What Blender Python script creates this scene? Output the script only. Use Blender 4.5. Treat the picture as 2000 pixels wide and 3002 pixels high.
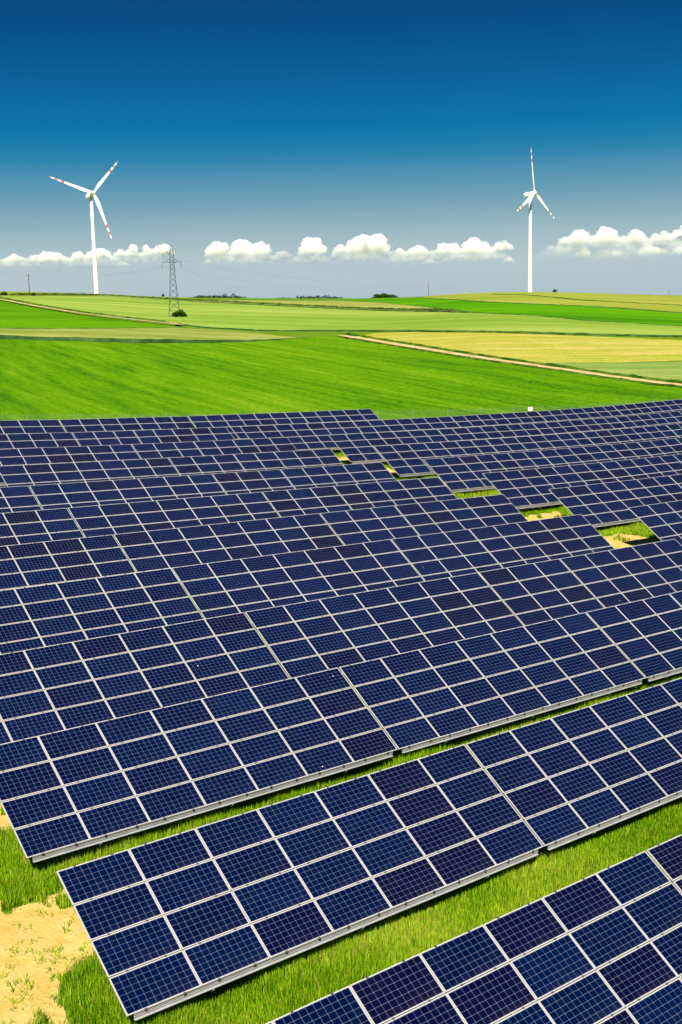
import bpy, bmesh, math, random, json
import numpy as np
from mathutils import Vector, Matrix, noise as mnoise

for o in list(bpy.data.objects): bpy.data.objects.remove(o, do_unlink=True)
SC = bpy.context.scene
COL = SC.collection
rnd = random.Random(7)
rng = np.random.default_rng(11)

# ------------------------------------------------------------------ camera
FPX, PITCH, ROLL = 3550.2757, 0.1771, -0.024
fwd = np.array([0, math.cos(PITCH), -math.sin(PITCH)])
r0 = np.array([1., 0, 0]); u0 = np.cross(r0, fwd)
RGT = r0*math.cos(ROLL) + u0*math.sin(ROLL)
UPV = -r0*math.sin(ROLL) + u0*math.cos(ROLL)
cam = bpy.data.cameras.new('camera'); camo = bpy.data.objects.new('camera', cam); COL.objects.link(camo)
camo.matrix_world = Matrix(((RGT[0], UPV[0], -fwd[0], 0), (RGT[1], UPV[1], -fwd[1], 0), (RGT[2], UPV[2], -fwd[2], 0), (0, 0, 0, 1)))
cam.sensor_fit = 'HORIZONTAL'; cam.sensor_width = 36; cam.lens = FPX/2000*36
cam.clip_start = 0.5; cam.clip_end = 60000
SC.camera = camo

# ------------------------------------------------------------------ light
SUN_EL = math.radians(50); SUN_AZ = math.radians(184)       # azimuth clockwise from +Y (view direction)
sdir = Vector((math.sin(SUN_AZ)*math.cos(SUN_EL), math.cos(SUN_AZ)*math.cos(SUN_EL), math.sin(SUN_EL)))
sl = bpy.data.lights.new('sun', 'SUN'); sl.energy = 3.75; sl.angle = math.radians(0.53); sl.color = (1, .905, .80)
so = bpy.data.objects.new('sun', sl); COL.objects.link(so)
so.rotation_euler = (-sdir).to_track_quat('-Z', 'Y').to_euler(); so.location = (0, 0, 200)

W = bpy.data.worlds.new('World'); SC.world = W; W.use_nodes = True
nt = W.node_tree; nt.nodes.clear()
wo = nt.nodes.new('ShaderNodeOutputWorld'); bg = nt.nodes.new('ShaderNodeBackground'); bg.inputs['Strength'].default_value = 0.1
nt.links.new(bg.outputs[0], wo.inputs[0])
sky = nt.nodes.new('ShaderNodeTexSky'); sky.sky_type = 'NISHITA'; sky.sun_disc = False
sky.sun_elevation = SUN_EL; sky.sun_rotation = SUN_AZ; sky.air_density = 1.0; sky.dust_density = 0.6; sky.ozone_density = 3.0
tc = nt.nodes.new('ShaderNodeTexCoord'); sp = nt.nodes.new('ShaderNodeSeparateXYZ'); nt.links.new(tc.outputs['Generated'], sp.inputs[0])
mr = nt.nodes.new('ShaderNodeMapRange'); mr.inputs[1].default_value = 0.0; mr.inputs[2].default_value = 0.5; nt.links.new(sp.outputs[2], mr.inputs[0])
ramp = nt.nodes.new('ShaderNodeValToRGB'); nt.links.new(mr.outputs[0], ramp.inputs[0])
def lin(c):
    return tuple((v/255/12.92 if v/255 <= .04045 else ((v/255+.055)/1.055)**2.4) for v in c)
SKYR = [(0, (174, 192, 202)), (.02, (186, 203, 206)), (.045, (164, 189, 196)), (.070, (120, 165, 182)), (.0975, (62, 140, 176)), (.115, (18, 124, 171)),
        (.132, (0, 116, 167)), (.182, (0, 86, 141)), (.2335, (0, 65, 122)), (.5, (0, 50, 106))]
cr = ramp.color_ramp
cr.interpolation = 'B_SPLINE'
while len(cr.elements) < len(SKYR): cr.elements.new(.5)
for e, (p, c) in zip(cr.elements, SKYR): e.position = min(1, p/.5); e.color = (*lin(c), 1)
mul = nt.nodes.new('ShaderNodeMix'); mul.data_type = 'RGBA'; mul.blend_type = 'MULTIPLY'; mul.inputs[0].default_value = 1
nt.links.new(ramp.outputs[0], mul.inputs[6]); mul.inputs[7].default_value = (3.333, 3.333, 3.333, 1)
mix = nt.nodes.new('ShaderNodeMix'); mix.data_type = 'RGBA'; mix.inputs[0].default_value = 0.996
nt.links.new(sky.outputs[0], mix.inputs[6]); nt.links.new(mul.outputs[2], mix.inputs[7]); nt.links.new(mix.outputs[2], bg.inputs[0])

SC.view_settings.view_transform = 'Standard'; SC.view_settings.look = 'None'; SC.view_settings.gamma = 1
SC.view_settings.exposure = 1.585; SC.view_settings.use_curve_mapping = False
SC.render.engine = 'CYCLES'
SC.cycles.max_bounces = 6; SC.cycles.transparent_max_bounces = 16

# ------------------------------------------------------------------ helpers
KA = 2/3      # photograph is exposed bright: base colours stay dark, the exposure lifts them
def kc(c): return tuple(v*KA for v in c)
def tag(o, label=None, cat=None, group=None, kind=None):
    if label: o['label'] = label
    if cat: o['category'] = cat
    if group: o['group'] = group
    if kind: o['kind'] = kind
    return o
def link(name, data, parent=None, loc=None):
    o = bpy.data.objects.new(name, data); COL.objects.link(o)
    if parent: o.parent = parent
    if loc is not None: o.location = loc
    return o
def mesh_np(name, verts, faces_flat, sizes, mats=(), midx=None, smooth=False, attrs=None):
    me = bpy.data.meshes.new(name)
    verts = np.asarray(verts, np.float32); faces_flat = np.asarray(faces_flat, np.int32); sizes = np.asarray(sizes, np.int32)
    me.vertices.add(len(verts)); me.vertices.foreach_set('co', verts.ravel())
    me.loops.add(len(faces_flat)); me.loops.foreach_set('vertex_index', faces_flat)
    st = np.zeros(len(sizes), np.int32); st[1:] = np.cumsum(sizes)[:-1]
    me.polygons.add(len(sizes)); me.polygons.foreach_set('loop_start', st)
    if midx is not None: me.polygons.foreach_set('material_index', np.asarray(midx, np.int32))
    if smooth: me.polygons.foreach_set('use_smooth', np.ones(len(sizes), bool))
    for m in mats: me.materials.append(m)
    if attrs:
        for k, v in attrs.items():
            a = me.attributes.new(k, 'FLOAT', 'POINT'); a.data.foreach_set('value', np.asarray(v, np.float32))
    me.update(calc_edges=True)
    return me
class MB:
    def __init__(s): s.v = []; s.f = []; s.m = []; s.cur = 0
    def box(s, a, b, M=None):
        n = len(s.v)
        for z in (a[2], b[2]):
            for y in (a[1], b[1]):
                for x in (a[0], b[0]):
                    p = Vector((x, y, z)); s.v.append(tuple(M @ p if M else p))
        for f in ((0, 2, 3, 1), (4, 5, 7, 6), (0, 1, 5, 4), (2, 6, 7, 3), (0, 4, 6, 2), (1, 3, 7, 5)):
            s.f.append(tuple(n+i for i in f)); s.m.append(s.cur)
    def bar(s, p, q, w, d=None, sides=4, w2=None):
        p = Vector(p); q = Vector(q); d = w if d is None else d
        ax = (q-p).normalized(); ref = Vector((0, 0, 1)) if abs(ax.z) < .9 else Vector((0, 1, 0))
        x = ax.cross(ref).normalized(); y = x.cross(ax)
        n = len(s.v); k2 = 1 if w2 is None else w2/w
        for c, k in ((p, 1), (q, k2)):
            for i in range(sides):
                t = 2*math.pi*(i+.5)/sides; sc = math.sqrt(2) if sides == 4 else 1
                s.v.append(tuple(c + x*math.cos(t)*w/2*sc*k + y*math.sin(t)*d/2*sc*k))
        for i in range(sides):
            j = (i+1) % sides; s.f.append((n+i, n+j, n+sides+j, n+sides+i)); s.m.append(s.cur)
        s.f.append(tuple(n+i for i in reversed(range(sides)))); s.m.append(s.cur)
        s.f.append(tuple(n+sides+i for i in range(sides))); s.m.append(s.cur)
    def mesh(s, name, *mats, smooth=False):
        me = bpy.data.meshes.new(name); me.from_pydata(s.v, [], s.f)
        for m in mats: me.materials.append(m)
        me.polygons.foreach_set('material_index', s.m)
        if smooth: me.polygons.foreach_set('use_smooth', [True]*len(s.f))
        me.update(); return me
    def build(s, name, mats, parent=None, loc=None, smooth=False):
        if not isinstance(mats, (list, tuple)): mats = [mats]
        return link(name, s.mesh(name, *mats, smooth=smooth), parent, loc)

def new_mat(name):
    m = bpy.data.materials.new(name); m.use_nodes = True
    n = m.node_tree; n.nodes.clear()
    out = n.nodes.new('ShaderNodeOutputMaterial')
    return m, n, out
def principled(n, col=None, rough=.6, metal=0., spec=.5):
    p = n.nodes.new('ShaderNodeBsdfPrincipled')
    if col: p.inputs['Base Color'].default_value = (*col, 1)
    p.inputs['Roughness'].default_value = rough; p.inputs['Metallic'].default_value = metal; p.inputs['Specular IOR Level'].default_value = spec
    return p
def noise_tex(n, scale, detail=4, rough=.55, vec=None, dist=0.):
    t = n.nodes.new('ShaderNodeTexNoise'); t.inputs['Scale'].default_value = scale; t.inputs['Detail'].default_value = detail
    t.inputs['Roughness'].default_value = rough; t.inputs['Distortion'].default_value = dist
    if vec: n.links.new(vec, t.inputs['Vector'])
    return t.outputs['Fac']
def ramp_node(n, fac, stops, interp='LINEAR'):
    r = n.nodes.new('ShaderNodeValToRGB'); r.color_ramp.interpolation = interp
    while len(r.color_ramp.elements) < len(stops): r.color_ramp.elements.new(.5)
    for e, (p, c) in zip(r.color_ramp.elements, stops):
        e.position = p; e.color = (*c, 1) if len(c) == 3 else c
    n.links.new(fac, r.inputs[0]); return r.outputs[0]
def mixc(n, fac, a, b, blend='MIX'):
    m = n.nodes.new('ShaderNodeMix'); m.data_type = 'RGBA'; m.blend_type = blend
    for v, i in ((fac, 0), (a, 6), (b, 7)):
        if isinstance(v, (int, float)): m.inputs[i].default_value = v
        elif isinstance(v, tuple): m.inputs[i].default_value = (*v, 1)
        else: n.links.new(v, m.inputs[i])
    return m.outputs[2]
def math_node(n, op, a, b):
    m = n.nodes.new('ShaderNodeMath'); m.operation = op
    for v, i in ((a, 0), (b, 1)):
        if isinstance(v, (int, float)): m.inputs[i].default_value = v
        else: n.links.new(v, m.inputs[i])
    return m.outputs[0]
def bump(n, h, p, strength=.5, dist=.1):
    b = n.nodes.new('ShaderNodeBump'); b.inputs['Strength'].default_value = strength; b.inputs['Distance'].default_value = dist
    n.links.new(h, b.inputs['Height']); n.links.new(b.outputs[0], p.inputs['Normal'])
def position(n, rot=0., scale=(1, 1, 1)):
    g = n.nodes.new('ShaderNodeNewGeometry'); m = n.nodes.new('ShaderNodeMapping')
    m.vector_type = 'TEXTURE'; m.inputs['Rotation'].default_value = (0, 0, rot); m.inputs['Scale'].default_value = tuple(1/v for v in scale)
    n.links.new(g.outputs['Position'], m.inputs['Vector']); return m.outputs[0]
def simple_mat(name, col, rough=.6, metal=0., spec=.5, var=.12, scale=3.):
    if min(col) < .7: col = kc(col)
    m, n, out = new_mat(name); p = principled(n, col, rough, metal, spec)
    tcn = n.nodes.new('ShaderNodeTexCoord')
    f = noise_tex(n, scale, 4, .6, tcn.outputs['Object'])
    c = ramp_node(n, f, [(.3, tuple(v*(1-var) for v in col)), (.7, tuple(min(1, v*(1+var)) for v in col))])
    n.links.new(c, p.inputs['Base Color']); n.links.new(p.outputs[0], out.inputs[0]); return m

# ------------------------------------------------------------------ terrain
TH, BE = 0.67, 0.5771
TC = [-11.8605, 3.4148, -1.3409, -0.0974, -2.0267, -0.1248, -0.1417, -0.4934, 1.1272, -0.1325, 0.3613, -0.2865, 0.502, -0.3926, 0.0815]
TM = [(0, 0), (0, 1), (1, 0), (0, 2), (1, 1), (2, 0), (0, 3), (1, 2), (2, 1), (3, 0), (0, 4), (1, 3), (2, 2), (3, 1), (4, 0)]
DVX, DVY, NVX, NVY = math.cos(TH), math.sin(TH), -math.sin(TH), math.cos(TH)    # along the rows / across the rows
CA = [-0.3656, -0.266, -0.2401, -0.1935, -0.1606, -0.1281, -0.0512, 0.0042, 0.0457, 0.0734, 0.1009, 0.1283, 0.1579, 0.1959, 0.2487, 0.2746, 0.3745]
CE = [0.01246, 0.00878, 0.00768, 0.00555, 0.00318, 0.00133, -0.00103, -0.00262, -0.00305, -0.00261, -0.00136, -0.00065, -0.00122, -0.00278, -0.00561, -0.00673, -0.01023]
HT = 2.80
def ss(x, a, b):
    t = np.clip((x-a)/(b-a), 0, 1); return t*t*(3-2*t)
def row_top(u, D):
    U = u/40.; V = (D-45)/40.
    return sum(c*U**a*V**b for c, (a, b) in zip(TC, TM))
def ground(x, y):
    x = np.asarray(x, float); y = np.asarray(y, float)
    u = x*DVX+y*DVY; D = x*NVX+y*NVY
    loc = row_top(np.clip(u, 5, 135), np.clip(D, 14, 108))-HT
    d = np.hypot(x, y); al = np.arctan2(x, y)
    t = np.clip((d-200)/1050, 0, 1); s = 1-(1-t)**1.7
    e = sum(np.interp(al+k*.02, CA, CE)*w for k, w in ((-1, .25), (0, .5), (1, .25)))*1250
    b0 = np.interp(al, [-.3, 0, .3], [-13.2, -15.2, -16.3])
    far = b0+(e-b0)*s-14*(1-np.exp(-np.maximum(d-1250, 0)/500))-.012*np.maximum(d-1300, 0)
    w = np.maximum(ss(D, 108, 160), ss(d, 230, 300))
    return loc*(1-w)+far*w
def gz(x, y): return float(ground(x, y))
_perm = rng.random((256, 256))
def vnoise(x, y):
    xi = np.floor(x).astype(int); yi = np.floor(y).astype(int); fx = x-xi; fy = y-yi
    fx = fx*fx*(3-2*fx); fy = fy*fy*(3-2*fy)
    g = lambda a, b: _perm[a % 256, b % 256]
    return (g(xi, yi)*(1-fx)+g(xi+1, yi)*fx)*(1-fy)+(g(xi, yi+1)*(1-fx)+g(xi+1, yi+1)*fx)*fy
def fbm(x, y, o=4):
    return sum(vnoise(x*2**k+17*k, y*2**k+31*k)*.5**k for k in range(o))/sum(.5**k for k in range(o))

ROWD = [18.2203, 26.0131, 33.8674, 41.5446, 49.4892, 57.2443, 64.9697, 72.8548, 80.9913, 88.7193, 96.4751, 104.0147]
ROWL = [24.2591, 25.3527, 26.546, 27.5814, 28.7627, 29.8237, 30.9787, 32.1672, 33.4069, 34.4791, 32.9717, 49.2825]
ROWR = [None]*4+[63.2281, 64.1784, 65.3081, 66.4554, 68.0159, 69.0117, 64.337, None]
PW, PH, TGAP = 1.976, 1.012, .05
def grass_cover(x, y):
    """1 = grass, 0 = bare sand"""
    u = x*DVX+y*DVY; D = x*NVX+y*NVY
    n = fbm(x*.55, y*.55, 4); n2 = fbm(x*.12+9, y*.12, 3)
    ul = np.interp(D, ROWD[:10], ROWL[:10])-7*PW-.2
    ur = np.interp(D, ROWD[:10], ROWL[:10])+15*PW+.3
    ph = (D-(ROWD[1]-3.4)) % 7.83                     # 0 at a table's low edge, 3.4 at its high edge
    wv = (vnoise(x*.35+5, y*.35)-.5)*1.6
    band = ss(ph+wv*.6, 3.1, 3.7)*(1-ss(ph+wv*.5, 7.1, 7.6))  # 1 on the strip right behind a table
    out = np.maximum(ss(ul-u, -2.6, -1.4), ss(u-ur, -2.5, -1)*(1-ss(u-ur+wv, 8, 9.5)))
    out = out*(1-ss(D, 100, 106))
    far_left = ss(ul-u+wv*.5, -.15, .85)
    bare = out*np.maximum(band, far_left*.95)
    g = 1-bare
    n = n*.6+.4*fbm(x*2.3+7, y*2.3, 3)
    return np.clip((g+(n-.5)*3.6*(.1+.9*out)+(n2-.5)*.3-.40)/.25, 0, 1)

def soil_mat():
    m, n, out = new_mat('ground'); p = principled(n, rough=.95, spec=.03)
    pos = position(n)
    at = n.nodes.new('ShaderNodeAttribute'); at.attribute_name = 'grass'
    f1 = noise_tex(n, 1.6, 8, .7, pos); f2 = noise_tex(n, 9, 6, .7, pos); f3 = noise_tex(n, .25, 3, .5, pos)
    sand = ramp_node(n, f1, [(.28, (0.3733, 0.2533, 0.04)), (.48, (0.4533, 0.3333, 0.09333)), (.72, (0.5067, 0.4, 0.16))])
    sand = mixc(n, ramp_node(n, f2, [(.35, (.55, .55, .55)), (.55, (1, 1, 1))]), (.347, .247, .06), sand)
    gr = ramp_node(n, f2, [(.3, (0.03333, 0.08, 0.002667)), (.55, (0.08, 0.16, 0.005333)), (.8, (0.1467, 0.2067, 0.01333))])
    gr = mixc(n, f3, gr, mixc(n, .5, gr, (0.1, 0.2, 0.01)))
    th = math_node(n, 'ADD', at.outputs['Fac'], math_node(n, 'MULTIPLY', math_node(n, 'SUBTRACT', f2, .5), .9))
    k = ramp_node(n, th, [(.42, (0, 0, 0)), (.58, (1, 1, 1))])
    n.links.new(mixc(n, k, sand, gr), p.inputs['Base Color'])
    bump(n, math_node(n, 'ADD', f1, f2), p, .7, .10)
    n.links.new(p.outputs[0], out.inputs[0]); return m
M_SOIL = soil_mat()

def polar_ground():
    az = np.concatenate([np.radians(np.arange(-180, -40, 4.)), np.radians(np.arange(-40, 40, .22)), np.radians(np.arange(40, 180.1, 4.))])
    d = [4.]
    while d[-1] < 1400: d.append(d[-1]*1.0125)
    while d[-1] < 32000: d.append(d[-1]*1.12)
    d = np.array(d); A, Dd = np.meshgrid(az, d)
    x = np.sin(A)*Dd; y = np.cos(A)*Dd; z = ground(x, y)
    g = grass_cover(x, y); g = np.where(Dd > 140, 1, g)
    z = z+np.where(Dd < 120, (fbm(x*.8, y*.8, 4)-.5)*.14, 0)
    nA, nD = len(az), len(d)
    i = np.arange(nD-1)[:, None]*nA+np.arange(nA-1)[None]
    F = np.stack([i, i+1, i+nA+1, i+nA], -1).reshape(-1, 4)[:, ::-1]
    me = mesh_np('ground', np.stack([x, y, z], -1).reshape(-1, 3), F.ravel(), np.full(len(F), 4), [M_SOIL], smooth=True, attrs={'grass': g.ravel()})
    return tag(link('ground', me), kind='structure')
polar_ground()

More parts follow.
